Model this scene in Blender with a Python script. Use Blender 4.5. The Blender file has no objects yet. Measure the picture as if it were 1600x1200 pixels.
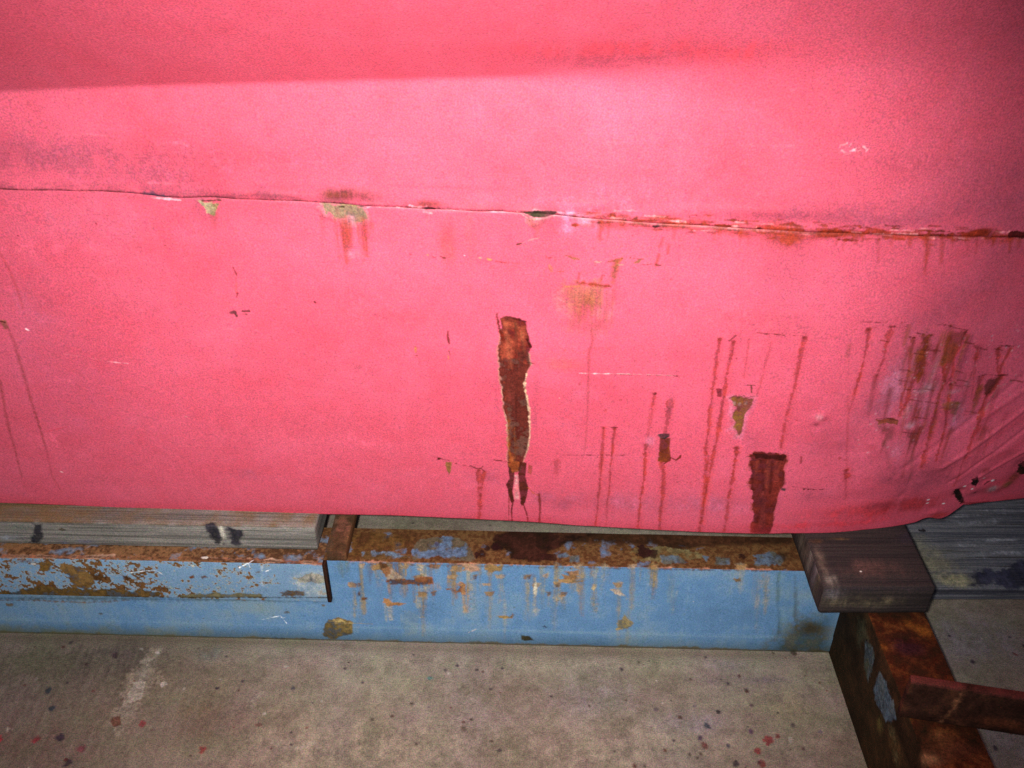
import bpy, bmesh, math, random
import numpy as np
from mathutils import Vector, Matrix

S = bpy.context.scene
COL = S.collection
rnd = random.Random(7)

# ------------------------------------------------------------------ camera
CAM = np.array([0.0, -1.23, 1.46]); PITCH = math.radians(35); FPX = 1504.0
cd = bpy.data.cameras.new('camera'); cam = bpy.data.objects.new('camera', cd); COL.objects.link(cam)
cam.location = CAM; cam.rotation_euler = (math.pi/2 - PITCH, 0, 0)
cd.sensor_width = 36; cd.lens = FPX/1600*36; cd.clip_start = .02; cd.clip_end = 100
S.camera = cam
# ------------------------------------------------------------------ world and lamps
W = bpy.data.worlds.new('World'); S.world = W; W.use_nodes = True
bg = W.node_tree.nodes['Background']; bg.inputs[0].default_value = (.80, .82, 1.0, 1); bg.inputs[1].default_value = .19
def spot(name, loc, aim, energy, deg, blend, radius, color):
    l = bpy.data.lights.new(name, 'SPOT'); o = bpy.data.objects.new(name, l); COL.objects.link(o)
    o.location = loc; o.rotation_euler = (Vector(aim)-Vector(loc)).to_track_quat('-Z', 'Y').to_euler()
    l.energy = energy; l.spot_size = math.radians(deg); l.spot_blend = blend; l.shadow_soft_size = radius; l.color = color
    return o
flash = spot('camera_flash', (-.03, -1.235, 1.475), (-.12, 0, .64), 176, 83, 1.0, .012, (1.0, .955, .90))
S.view_settings.view_transform = 'Standard'; S.view_settings.look = 'None'
S.view_settings.exposure = 0; S.view_settings.gamma = 1; S.view_settings.use_curve_mapping = False
S.render.engine = 'CYCLES'
S.cycles.use_denoising = False; S.render.filter_size = 1.9; S.cycles.max_bounces = 5

# ------------------------------------------------------------------ measuring helpers (pixel of the photograph -> point on a real surface)
CF = np.array([0, math.cos(PITCH), -math.sin(PITCH)]); CU = np.array([0, math.sin(PITCH), math.cos(PITCH)]); CR = np.array([1., 0, 0])
def ray(u, v): return (u-800)/FPX*CR - (v-600)/FPX*CU + CF
def Pz(u, v, z): d = ray(u, v); return CAM + d*((z-CAM[2])/d[2])
def Py(u, v, y): d = ray(u, v); return CAM + d*((y-CAM[1])/d[1])
TH = -math.radians(1.73); FO = np.array([0, -.0149, 0])
FA = np.array([math.cos(TH), math.sin(TH), 0]); FB = np.array([-math.sin(TH), math.cos(TH), 0])
def toL(p): q = np.asarray(p)-FO; return np.array([q@FA, q@FB, q[2]])
def Pb(u, v, b):                      # on the frame's own vertical plane at depth b
    d = ray(u, v); t = (b - (CAM-FO)@FB)/(d@FB); return toL(CAM+d*t)
def Lz(u, v, z): return toL(Pz(u, v, z))
FRAME_M = Matrix.Translation(Vector(FO)) @ Matrix.Rotation(TH, 4, 'Z')
HT = .218

# ------------------------------------------------------------------ noise + marks rasterised into a surface texture (metres on the surface)
def vnoise(h, w, cy, cx, rs):
    gh, gw = int(h/cy)+3, int(w/cx)+3
    g = rs.rand(gh, gw).astype(np.float32)
    y = np.arange(h)/cy; x = np.arange(w)/cx
    yi = y.astype(int); fy = (y-yi).astype(np.float32); fy = fy*fy*(3-2*fy)
    xi = x.astype(int); fx = (x-xi).astype(np.float32); fx = fx*fx*(3-2*fx)
    r = g[yi]*(1-fy)[:, None] + g[yi+1]*fy[:, None]
    return r[:, xi]*(1-fx) + r[:, xi+1]*fx
def fbm(h, w, cy, cx, octv, seed, gain=.55):
    rs = np.random.RandomState(seed); out = np.zeros((h, w), np.float32); a = 1; t = 0
    for k in range(octv):
        if cy < 1.2 and cx < 1.2: break
        out += a*vnoise(h, w, max(cy, 1.01), max(cx, 1.01), rs); t += a; a *= gain; cy /= 2.03; cx /= 2.03
    out = out/t; out = (out-out.mean())/(out.std()+1e-6)*.34
    return np.clip(out, -1, 1)
C3 = lambda *c: np.array(c, np.float32)
class Tex:
    def __init__(s, a0, a1, v0, v1, res, base, seed=1, rough=.5, P=None, cs=1., var=.45):
        s.cs, s.var = cs, var
        s.a0, s.a1, s.v0, s.v1, s.res, s.P = a0, a1, v0, v1, res, P
        s.w = int((a1-a0)/res); s.h = int((v1-v0)/res)
        s.col = np.ones((s.h, s.w, 3), np.float32)*C3(*base)
        s.alpha = np.ones((s.h, s.w), np.float32)
        s.ht = np.zeros((s.h, s.w), np.float32); s.ro = np.full((s.h, s.w), rough, np.float32)
        mm = .001/res
        s.n = dict(fine=fbm(s.h, s.w, 5*mm, 5*mm, 3, seed), med=fbm(s.h, s.w, 22*mm, 22*mm, 5, seed+1),
                   big=fbm(s.h, s.w, 120*mm, 150*mm, 5, seed+2), vert=fbm(s.h, s.w, 90*mm, 6*mm, 4, seed+3),
                   horz=fbm(s.h, s.w, 6*mm, 120*mm, 4, seed+4))
    def uv(s, a, v): return ((a-s.a0)/(s.a1-s.a0), (v-s.v0)/(s.v1-s.v0))
    def pts(s, L): return [tuple(s.P(*p)) for p in L] if s.P else L
    def box(s, a0, a1, v0, v1):
        i0 = max(0, int((a0-s.a0)/s.res)); i1 = min(s.w, int((a1-s.a0)/s.res)+2)
        j0 = max(0, int((v0-s.v0)/s.res)); j1 = min(s.h, int((v1-s.v0)/s.res)+2)
        if i1 <= i0 or j1 <= j0: return None
        X = (s.a0+(np.arange(i0, i1)+.5)*s.res)[None, :]; Y = (s.v0+(np.arange(j0, j1)+.5)*s.res)[:, None]
        return slice(j0, j1), slice(i0, i1), X, Y
    def put(s, sl, m, c1, c2=None, nz='med', con=1.6, h=0, rough=None, thr=0.):
        j, i = sl; m = m[..., None]
        tone = lambda c: tuple(q*(s.cs if c[1] >= c[2] else 1) for q in c)
        c1 = tone(c1); c2 = tone(c2) if c2 is not None else None
        c = C3(*c1)
        if c2 is not None:
            t = np.clip(.5+con*(s.n[nz][j, i]-thr), 0, 1)[..., None]; c = C3(*c1)*(1-t)+C3(*c2)*t
        c = c*(1+s.var*(s.n['fine'][j, i]+.9*s.n['med'][j, i]+.5*s.n['vert'][j, i]))[..., None]
        s.col[j, i] = s.col[j, i]*(1-m)+c*m
        m = m[..., 0]
        if h: s.ht[j, i] += h*m
        if rough is not None: s.ro[j, i] = s.ro[j, i]*(1-m)+rough*m
    def stroke(s, L, w, c1, c2=None, a=1., soft=.0008, nz='fine', amp=.0006, brk=0, bn='vert', px=True, **k):
        L = s.pts(L) if px else L
        L = np.array(L); w = np.array(w if hasattr(w, '__len__') else [w]*len(L), float)
        if len(w) != len(L): w = np.interp(np.linspace(0, 1, len(L)), np.linspace(0, 1, len(w)), w)
        pad = w.max()+soft*2+abs(amp)*2
        b = s.box(L[:, 0].min()-pad, L[:, 0].max()+pad, L[:, 1].min()-pad, L[:, 1].max()+pad)
        if b is None: return
        j, i, X, Y = b; f = np.full((Y.shape[0], X.shape[1]), -1e3, np.float32)
        for k0 in range(len(L)-1):
            p, q = L[k0], L[k0+1]; d = q-p; dd = max(d@d, 1e-12)
            t = np.clip(((X-p[0])*d[0]+(Y-p[1])*d[1])/dd, 0, 1)
            dist = np.sqrt((X-p[0]-t*d[0])**2+(Y-p[1]-t*d[1])**2)
            f = np.maximum(f, (w[k0]*(1-t)+w[k0+1]*t)-dist)
        f = f+(s.n[nz][j, i]+.7*s.n['fine'][j, i]+.5*s.n['med'][j, i])*max(amp, w.max()*.45)
        m = np.clip(.5+f/(soft*1.5), 0, 1)*a*np.clip(.92+.3*s.n['med'][j, i], 0, 1)
        if brk: m = m*np.clip(.75+brk*s.n[bn][j, i], 0, 1)
        s.put((j, i), m, c1, c2, **k)
    def blob(s, L, c1, c2=None, a=1., soft=.001, nz='med', amp=.003, grow=0., brk=0, bn='med', bo=.7, warp=1., px=True, **k):
        L = np.array(s.pts(L) if px else L); pad = soft*2+abs(amp)*2+max(grow, 0)
        size = min(np.ptp(L[:, 0]), np.ptp(L[:, 1])); wa = min(.22*size, .005)*warp; pad += wa*1.5
        b = s.box(L[:, 0].min()-pad, L[:, 0].max()+pad, L[:, 1].min()-pad, L[:, 1].max()+pad)
        if b is None: return
        j, i, X, Y = b; nf, nm = s.n['fine'][j, i], s.n['med'][j, i]
        X = X+wa*(nm+.35*nf); Y = Y+wa*(nm[::-1, ::-1]+.35*nf[::-1, :])*.8
        D = np.full(X.shape, 1e3); ins = np.zeros(D.shape, bool)
        for k0 in range(len(L)):
            p, q = L[k0], L[(k0+1) % len(L)]; d = q-p; dd = max(d@d, 1e-12)
            t = np.clip(((X-p[0])*d[0]+(Y-p[1])*d[1])/dd, 0, 1)
            D = np.minimum(D, np.sqrt((X-p[0]-t*d[0])**2+(Y-p[1]-t*d[1])**2))
            if abs(d[1]) > 1e-9:
                ins ^= ((p[1] > Y) != (q[1] > Y)) & (X < d[0]*(Y-p[1])/d[1]+p[0])
        f = np.where(ins, D, -D)+grow+(s.n[nz][j, i]+.55*nf)*min(amp, size*.22)
        m = np.clip(.5+f/(soft*1.7), 0, 1)*a*np.clip(.97+.3*nm+.2*nf, .84, 1)
        if brk: m = m*np.clip(bo+brk*s.n[bn][j, i], 0, 1)
        s.put((j, i), m, c1, c2, **k)
    def smear(s, u, v, ru, rv, c1, a=.5, nz='med', k=.9, px=True, ang=0, **kw):
        if px: c = np.array(s.P(u, v)); rx = ru*.001; ry = rv*.001
        else: c = np.array((u, v)); rx, ry = ru, rv
        R = max(rx, ry)*2.4; b = s.box(c[0]-R, c[0]+R, c[1]-R, c[1]+R)
        if b is None: return
        j, i, X, Y = b; ca, sa = math.cos(ang), math.sin(ang); x = X-c[0]; y = Y-c[1]
        g = np.exp(-(((x*ca+y*sa)/rx)**2+((y*ca-x*sa)/ry)**2)*1.2)*(1+.5*s.n['vert'][j, i])
        m = np.clip(g*(1+k*s.n[nz][j, i]), 0, 1)*a
        s.put((j, i), m, c1, **kw)
    def speckle(s, poly, n, r, c1, a=1., seed=3, asp=1.3):
        L = np.array(s.pts(poly)); R = random.Random(seed)
        for _ in range(n):
            x = R.uniform(L[:, 0].min(), L[:, 0].max()); y = R.uniform(L[:, 1].min(), L[:, 1].max()); q = R.uniform(*r)
            s.ellipse(x, y, q*R.uniform(1, asp), q, c1, a*R.uniform(.5, 1), px=False)
    def ellipse(s, u, v, rx, ry, c1, a=1., px=True, **k):
        if px: (u, v), rx, ry = s.P(u, v), rx*.001, ry*.001
        L = [(u+rx*math.cos(t*.785)*rnd.uniform(.8, 1.15), v+ry*math.sin(t*.785)*rnd.uniform(.8, 1.15)) for t in range(8)]
        s.blob(L, c1, a=a, px=False, amp=min(rx, ry)*.3, nz='fine', **k)
    def material(s, name, grain=.10, gscale=520, bump=.5, dist=.003, tint=None, fallback=None, clip='EXTEND', spec=.4):
        rgba = np.empty((s.h, s.w, 4), np.float32); rgba[..., :3] = np.clip(s.col, 0, 1); rgba[..., 3] = s.alpha
        im = bpy.data.images.new(name+'_marks', s.w, s.h, alpha=True, float_buffer=True); im.colorspace_settings.name = 'Non-Color'
        im.alpha_mode = 'CHANNEL_PACKED'; im.pixels.foreach_set(rgba.ravel()); im.update(); im.pack()
        rgba[..., 0] = np.clip(s.ro, 0, 1); rgba[..., 1] = np.clip(.5+s.ht, 0, 1); rgba[..., 2] = 0; rgba[..., 3] = 1
        i2 = bpy.data.images.new(name+'_relief', s.w, s.h, alpha=True, float_buffer=True); i2.colorspace_settings.name = 'Non-Color'
        i2.alpha_mode = 'CHANNEL_PACKED'; i2.pixels.foreach_set(rgba.ravel()); i2.update(); i2.pack()
        m = bpy.data.materials.new(name); m.use_nodes = True; N = m.node_tree.nodes; K = m.node_tree.links; B = N['Principled BSDF']
        uvn = N.new('ShaderNodeUVMap'); t1 = N.new('ShaderNodeTexImage'); t1.image = im; t2 = N.new('ShaderNodeTexImage'); t2.image = i2
        for t in (t1, t2): K.new(uvn.outputs[0], t.inputs[0]); t.extension = clip; t.interpolation = 'Cubic'
        col = t1.outputs[0]
        tc = N.new('ShaderNodeTexCoord')
        if fallback:
            nb = N.new('ShaderNodeTexNoise'); nb.inputs['Scale'].default_value = 3; nb.inputs['Detail'].default_value = 8
            K.new(tc.outputs['Object'], nb.inputs[0]); cr = N.new('ShaderNodeValToRGB'); K.new(nb.outputs[0], cr.inputs[0])
            cr.color_ramp.elements[0].position = .3; cr.color_ramp.elements[1].position = .7
            cr.color_ramp.elements[0].color = (*[c*.75 for c in fallback], 1); cr.color_ramp.elements[1].color = (*[c*1.15 for c in fallback], 1)
            mx = N.new('ShaderNodeMix'); mx.data_type = 'RGBA'; K.new(t1.outputs[1], mx.inputs[0]); K.new(cr.outputs[0], mx.inputs[6]); K.new(t1.outputs[0], mx.inputs[7])
            col = mx.outputs[2]
        # fine mottle of the paint / dust film
        g1 = N.new('ShaderNodeTexNoise'); g1.inputs['Scale'].default_value = gscale; g1.inputs['Detail'].default_value = 2
        K.new(tc.outputs['Object'], g1.inputs[0])
        sc = N.new('ShaderNodeVectorMath'); sc.operation = 'SUBTRACT'; K.new(g1.outputs['Color'], sc.inputs[0]); sc.inputs[1].default_value = (.5, .5, .5)
        s2 = N.new('ShaderNodeVectorMath'); s2.operation = 'SCALE'; lum = N.new('ShaderNodeMath'); lum.operation = 'SUBTRACT'; K.new(g1.outputs[0], lum.inputs[0]); lum.inputs[1].default_value = .5
        lm = N.new('ShaderNodeMix'); lm.data_type = 'VECTOR'; lm.inputs[0].default_value = .38
        K.new(lum.outputs[0], lm.inputs[4]); K.new(sc.outputs[0], lm.inputs[5]); K.new(lm.outputs[1], s2.inputs[0]); s2.inputs['Scale'].default_value = grain*13
        s3 = N.new('ShaderNodeVectorMath'); s3.operation = 'ADD'; K.new(s2.outputs[0], s3.inputs[0]); s3.inputs[1].default_value = (1, 1, 1)
        s4 = N.new('ShaderNodeVectorMath'); s4.operation = 'MULTIPLY'; K.new(col, s4.inputs[0]); K.new(s3.outputs[0], s4.inputs[1])
        K.new(s4.outputs[0], B.inputs['Base Color'])
        sp = N.new('ShaderNodeSeparateColor'); K.new(t2.outputs[0], sp.inputs[0]); K.new(sp.outputs[0], B.inputs['Roughness'])
        bp = N.new('ShaderNodeBump'); bp.inputs['Strength'].default_value = bump; bp.inputs['Distance'].default_value = dist
        ad = N.new('ShaderNodeMath'); ad.operation = 'MULTIPLY_ADD'; K.new(g1.outputs[0], ad.inputs[0]); ad.inputs[1].default_value = .05; K.new(sp.outputs[1], ad.inputs[2])
        K.new(ad.outputs[0], bp.inputs['Height']); K.new(bp.outputs[0], B.inputs['Normal'])
        sm_ = N.new('ShaderNodeMath'); sm_.operation = 'MULTIPLY_ADD'; sm_.use_clamp = True; K.new(sp.outputs[0], sm_.inputs[0])
        sm_.inputs[1].default_value = -spec*1.6; sm_.inputs[2].default_value = spec*1.6; K.new(sm_.outputs[0], B.inputs['Specular IOR Level'])
        return m

# ------------------------------------------------------------------ object helpers
def tag(o, label=None, cat=None, group=None, kind=None):
    if label: o['label'] = label
    if cat: o['category'] = cat
    if group: o['group'] = group
    if kind: o['kind'] = kind
    return o
def empty(name, loc): o = bpy.data.objects.new(name, None); o.location = loc; o.empty_display_size = .05; COL.objects.link(o); return o
def link(name, bm, mat, parent=None, smooth=True, inv=None):
    me = bpy.data.meshes.new(name); bm.to_mesh(me); bm.free(); o = bpy.data.objects.new(name, me); COL.objects.link(o)
    me.materials.append(mat)
    if smooth: me.polygons.foreach_set('use_smooth', [True]*len(me.polygons))
    if parent:
        o.parent = parent; o.matrix_parent_inverse = Matrix.Translation(-Vector(parent.location))
    return o
def extrude(profile, a0, a1, step=.02, jit=.0004, seed=1, bev=0):
    """closed (b, z) profile swept along the frame's long axis, slightly uneven"""
    bm = bmesh.new(); n = max(2, int((a1-a0)/step)); R = random.Random(seed); rings = []
    for k in range(n+1):
        a = a0+(a1-a0)*k/n; dz = R.uniform(-jit, jit); db = R.uniform(-jit, jit)
        rings.append([bm.verts.new((a, b+db, z+dz)) for b, z in profile])
    m = len(profile)
    for k in range(n):
        for q in range(m): bm.faces.new((rings[k][q], rings[k][(q+1) % m], rings[k+1][(q+1) % m], rings[k+1][q]))
    bm.faces.new(rings[0][::-1]); bm.faces.new(rings[-1])
    bmesh.ops.recalc_face_normals(bm, faces=bm.faces)
    return bm
def boxbm(x0, x1, y0, y1, z0, z1, bev=.002, seg=2, cuts=0, jit=0, seed=1):
    bm = bmesh.new(); bmesh.ops.create_cube(bm, size=1)
    for v in bm.verts: v.co = Vector((x0+(x1-x0)*(v.co.x+.5), y0+(y1-y0)*(v.co.y+.5), z0+(z1-z0)*(v.co.z+.5)))
    if bev: bmesh.ops.bevel(bm, geom=bm.edges[:], offset=bev, segments=seg, affect='EDGES', profile=.5)
    if cuts:
        bmesh.ops.subdivide_edges(bm, edges=[e for e in bm.edges if e.calc_length() > .02], cuts=cuts, use_grid_fill=True)
        R = random.Random(seed)
        for v in bm.verts: v.co += Vector([R.uniform(-jit, jit) for _ in range(3)])
    return bm
def unfold(bm, tex, ztop, b0, flip=False):
    """texture v runs up the front face, then back over the top"""
    uv = bm.loops.layers.uv.new('UVMap')
    for f in bm.faces:
        n = f.normal
        for l in f.loops:
            c = l.vert.co
            v = ztop+(c.y-b0) if (n.z > .6) else c.z
            l[uv].uv = tex.uv(c.x, v)
def uvmap(bm, tex, fn):
    uv = bm.loops.layers.uv.new('UVMap')
    for f in bm.faces:
        for l in f.loops: l[uv].uv = tex.uv(*fn(l.vert.co, f.normal))
def flat_shade(o, ang=35):
    for e in o.data.edges: pass
    try: o.data.set_sharp_from_angle(angle=math.radians(ang))
    except Exception: pass

# colours (linear)
PINK = (.70, .100, .168); RED = (.60, .035, .045)
RUST_D = (.125, .013, .010); RUST = (.19, .030, .012); RUST_L = (.42, .09, .03); ORANGE = (.55, .19, .045)
CREAM = (1.3, .85, .55); BLK = (.012, .007, .006); GREY = (.34, .30, .17); MAG = (.30, .05, .12); OLIVE = (.36, .25, .045)
LILAC = (.55, .24, .38)

# ================================================================== the floor
def floorP(u, v): return Pz(u, v, 0)[:2]
ft = Tex(-1.5, 1.6, -.95, 1.15, .001, (.228, .198, .152), seed=40, rough=.85, P=floorP, cs=.62)
j = np.arange(ft.h); i = np.arange(ft.w)
ft.col *= (1+.18*ft.n['big']+.24*ft.n['med']+.04*ft.n['horz']+.18*ft.n['fine'])[..., None]
ft.col *= 1+.05*ft.n['big'][..., None]*C3(-1, .1, 1.2)
ft.ht += .03*ft.n['horz']+.12*ft.n['fine']+.10*ft.n['med']
tint = fbm(ft.h, ft.w, 45, 60, 4, 91)[..., None]
ft.col *= 1+.08*tint*C3(.7, -.5, .8)
# cleaner and dirtier areas; bluish smears at far right paint in the dimmer light
for u, v, ru, rv, c, a in [(60, 1060, 260, 140, (.10, .075, .065), .55), (190, 1030, 110, 60, (.045, .032, .036), .6), (60, 1180, 160, 80, (.14, .085, .07), .55),
        (30, 1040, 120, 60, (.10, .12, .06), .4), (320, 1130, 70, 55, (.13, .075, .045), .5), (260, 1080, 120, 70, (.20, .16, .09), .35),
        (740, 1120, 60, 150, (.16, .13, .14), .35), (470, 1180, 120, 60, (.42, .36, .26), .45), (1000, 1170, 160, 60, (.44, .38, .29), .4), (600, 1160, 180, 40, (.4, .34, .24), .4),
        (930, 1090, 90, 40, (.17, .14, .17), .35), (1190, 1063, 50, 8, (.13, .10, .13), .6), (1120, 1065, 25, 7, (.13, .09, .12), .5), (1080, 1130, 60, 22, (.18, .16, .22), .35),
        (1140, 1040, 40, 16, (.15, .12, .15), .4), (1220, 1100, 60, 40, (.36, .32, .16), .35), (860, 1040, 220, 14, (.40, .36, .27), .3),
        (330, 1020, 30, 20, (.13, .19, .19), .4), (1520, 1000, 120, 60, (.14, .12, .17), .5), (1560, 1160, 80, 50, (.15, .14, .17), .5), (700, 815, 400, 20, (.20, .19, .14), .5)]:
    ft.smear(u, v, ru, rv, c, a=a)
# the pale trowelled ridge
for q in range(2):
    ft.stroke([(248, 1014), (232, 1032), (222, 1062), (208, 1085), (200, 1105), (188, 1125), (183, 1140)], [.004, .010, .016, .018, .014, .012, .006],
              (.52, .47, .38), (.32, .27, .2), a=.5, soft=.012, nz='med', amp=.012, h=.12)
ft.blob([(214, 1064), (228, 1064), (222, 1090), (206, 1098), (200, 1090)], (.58, .54, .45), a=.5, amp=.006)
ft.blob([(175, 1122), (188, 1118), (190, 1132), (178, 1136)], (.15, .05, .03), a=.8)
ft.stroke([(405, 1085), (398, 1092), (390, 1104)], .004, (.50, .45, .36), a=.5, soft=.006)
ft.stroke([(430, 1160), (445, 1172), (470, 1168), (490, 1160)], .002, (.52, .47, .38), a=.6, soft=.005, amp=.002)
# paint splashes seen in the photo: u, v, r, aspect, colour
INK = (.028, .020, .034); WINE = (.16, .026, .030); TEAL = (.022, .034, .045)
for u, v, r, c in [(971, 1046, 5, INK), (1103, 1027, 4, INK), (998, 1035, 4, (.1, .05, .05)), (1137, 1069, 4.5, INK), (1155, 1057, 4, (.06, .02, .03)), (1166, 1079, 5.5, (.04, .02, .02)),
        (1175, 1102, 4.5, (.06, .03, .05)), (1123, 1113, 5.5, (.012, .01, .014)), (1106, 1134, 7, TEAL), (1062, 1121, 5.5, (.09, .04, .03)), (1025, 1109, 5, (.09, .07, .08)),
        (1094, 1153, 6, (.05, .03, .06)), (1174, 1144, 6, (.07, .035, .07)), (1239, 1134, 5, (.08, .05, .07)), (1100, 1166, 8, (.20, .05, .05)), (1203, 1157, 12, WINE), (1184, 1174, 8, WINE),
        (1190, 1194, 9, WINE), (1215, 1150, 5, WINE), (1149, 1194, 7.5, (.03, .02, .03)), (1235, 1157, 6, (.55, .50, .42)), (1255, 1170, 4, (.06, .02, .03)), (1281, 1067, 3, (.06, .03, .02)),
        (1039, 1173, 5, (.16, .06, .04)), (1095, 1179, 4, (.07, .04, .03)), (1077, 1180, 3.5, (.04, .02, .02)), (1089, 1185, 3.5, (.04, .02, .02)), (1079, 1062, 3, (.09, .05, .04)),
        (992, 1197, 4, (.14, .04, .04)), (1007, 1198, 3, INK), (1053, 1157, 3, INK), (960, 1174, 3, INK), (1138, 1165, 4, TEAL), (1208, 1021, 3.5, (.05, .03, .02)), (1240, 1021, 9, (.04, .025, .015)),
        (921, 1103, 3, (.08, .05, .04)), (643, 1100, 4, (.05, .035, .03)), (612, 1119, 4, (.05, .035, .03)), (581, 1125, 4, (.08, .06, .05)), (696, 1047, 4, (.05, .04, .06)), (539, 1045, 3.5, INK),
        (567, 1066, 3, INK), (672, 1060, 6, (.10, .22, .20)), (715, 1040, 4, INK), (745, 1047, 3.5, INK), (724, 1139, 6, (.14, .11, .08)), (745, 1047, 3, INK), (650, 1163, 3, (.1, .07, .05)),
        (75, 1079, 9, TEAL), (80, 1107, 8, TEAL), (94, 1153, 9, INK), (105, 1192, 10, INK), (57, 1155, 8, (.22, .03, .04)), (222, 1132, 7, (.20, .03, .04)), (317, 1171, 8, (.26, .05, .05)),
        (111, 1004, 5, INK), (128, 1170, 9, (.13, .04, .05)), (379, 1065, 3.5, INK), (373, 1079, 3, (.06, .03, .02)), (457, 1076, 5, (.05, .05, .07)), (345, 1062, 3, (.55, .5, .42)), (287, 1077, 4, (.65, .6, .5)),
        (247, 1020, 4, (.65, .62, .55)), (221, 1014, 4, (.6, .56, .5)), (57, 1061, 3, (.5, .46, .4)), (105, 1067, 3, INK), (135, 1038, 4, (.05, .03, .03)), (12, 1140, 5, (.5, .46, .38)), (180, 1025, 8, (.04, .025, .03)),
        (320, 830, 4, INK), (1600, 1010, 5, INK), (1484, 994, 4, INK), (1520, 1034, 5, INK), (1555, 1170, 6, INK), (0, 1155, 8, (.25, .03, .04)), (480, 1137, 3, (.2, .05, .05)), (455, 1145, 3, INK)]:
    ft.ellipse(u, v, r*.8, r*.9, c, .88, soft=.0022)
R = random.Random(11)
for _ in range(1500):
    x = R.uniform(-1.3, 1.5); y = R.uniform(-.9, .9); q = abs(R.gauss(0, 1))*.0013+.0010
    dens = 1 if (x > .05 or R.random() < .55) else 0
    if dens: ft.ellipse(x, y, q*R.uniform(1, 1.6), q, R.choice([INK, (.06, .035, .03), (.12, .06, .05), (.10, .08, .10), (.16, .05, .05), (.5, .46, .4)]), R.uniform(.6, 1), px=False, soft=.0009)
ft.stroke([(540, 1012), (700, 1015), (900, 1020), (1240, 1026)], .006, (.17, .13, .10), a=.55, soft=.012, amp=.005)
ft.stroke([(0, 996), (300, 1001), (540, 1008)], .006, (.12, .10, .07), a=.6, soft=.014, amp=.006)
e = np.minimum(np.minimum(i[None, :], ft.w-1-i[None, :]), np.minimum(j[:, None], ft.h-1-j[:, None])).astype(np.float32)
ft.alpha = np.clip(e/90+ft.n['med']*.4, 0, 1)*np.clip(e/4, 0, 1)
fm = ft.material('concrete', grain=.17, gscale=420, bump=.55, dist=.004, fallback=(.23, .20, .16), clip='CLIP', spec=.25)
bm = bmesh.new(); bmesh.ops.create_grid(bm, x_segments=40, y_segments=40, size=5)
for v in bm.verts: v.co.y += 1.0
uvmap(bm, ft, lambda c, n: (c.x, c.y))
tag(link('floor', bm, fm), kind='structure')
del ft

# ================================================================== the boat hull
px = np.array([0, 200, 400, 545, 700, 800, 1000, 1200, 1350, 1500, 1600.])
yy = np.array([.076, .070, .061, .053, .044, .038, .018, -.004, .004, .042, .066])
BE = [(0, 788), (100, 791), (200, 795), (400, 801), (545, 804.5), (620, 807), (700, 811), (780, 814.5), (840, 818), (900, 823), (1000, 828), (1080, 831), (1150, 833), (1230, 834), (1300, 834), (1350, 831),
      (1385, 826), (1410, 822), (1430, 818), (1440, 812), (1448, 809), (1456, 810), (1464, 813), (1472, 813), (1482, 808), (1490, 800), (1496, 795), (1503, 787), (1512, 789), (1528, 787), (1550, 785), (1575, 783), (1600, 782)]
bp = np.array([Py(u, v, np.interp(u, px, yy)) for u, v in BE])
xs = np.linspace(-1.6, 1.7, 1600)
ctl = np.array([Py(u, 800, y)[:2] for u, y in zip(px, yy)])
def smooth(a, n):
    k = np.hanning(n); k /= k.sum(); p = np.pad(a, n, mode='reflect', reflect_type='odd'); return np.convolve(p, k, 'same')[n:-n]
YB = np.interp(xs, np.r_[-1.6, ctl[:, 0], 1.25, 1.7], np.r_[.10, ctl[:, 1], .20, .42]); YB = smooth(YB, 120)
ZBr = np.interp(xs, np.r_[-1.6, bp[:, 0], 1.2, 1.7], np.r_[bp[0, 2], bp[:, 2], bp[-1, 2]+.03, bp[-1, 2]+.12])
ZB = smooth(ZBr, 60)
fyb = lambda x: np.interp(x, xs, YB); fzb = lambda x: np.interp(x, xs, ZB); fzr = lambda x: np.interp(x, xs, ZBr)
def sp(t, w): return w*np.logaddexp(0, t/w)
def F0(x, z):
    h = np.maximum(z-fzb(x), -.02)
    return fyb(x)-.080*(1-np.exp(-h/.33))
def solve(F, u, v):
    d = ray(u, v); y = 0.
    for _ in range(60):
        t = (y-CAM[1])/d[1]; p = CAM+d*t; y = .5*y+.5*float(F(p[0], p[2]))
    return p
cre = np.array([solve(F0, u, v) for u, v in [(0, 143), (400, 129), (800, 119), (1000, 113), (1250, 97), (1600, 80)]])
xw = np.array([-1.6, -.4, 0, .15, .4, .8, 1.7])
SOF = np.array([.0008, .0008, .0012, .010, .022, .03, .03])
AMT = np.array([1.08, 1.08, 1.05, .90, .72, .58, .5])
zc = lambda x: np.interp(x, np.r_[-1.6, cre[:, 0], 1.7], np.r_[cre[0, 2]-.035, cre[:, 2], cre[-1, 2]])
fold = np.array([solve(F0, u, v) for u, v in [(1530, 20), (1500, 110), (1465, 300), (1425, 520), (1400, 620)]])
fo = np.argsort(fold[:, 2]); xr = lambda z: np.interp(z, fold[fo, 2], fold[fo, 0])
def bumpg(x, z, cx, cz, rx, rz): return np.exp(-((x-cx)/rx)**2-((z-cz)/rz)**2)
DENT = []
def F(x, z):
    w = np.interp(x, xw, SOF)
    y = F0(x, z)-np.interp(x, xw, AMT)*sp(z-zc(x), w)
    y = y+.15*sp(x-xr(z), .02)*np.clip((z-.45)/.2, 0, 1)
    y = y+.0015*np.sin(x*7+z*5)+.0005*np.sin(x*17-z*9+1)
    for (cx, cz, rx, rz, a) in DENT: y = y-a*bumpg(x, z, cx, cz, rx, rz)
    return y
def HP(u, v): p = solve(F, u, v); return (p[0], p[2])
def dent(u, v, rx, rz, a): p = solve(F, u, v); DENT.append((p[0], p[2], rx*.001, rz*.001, a*.00055))
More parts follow.
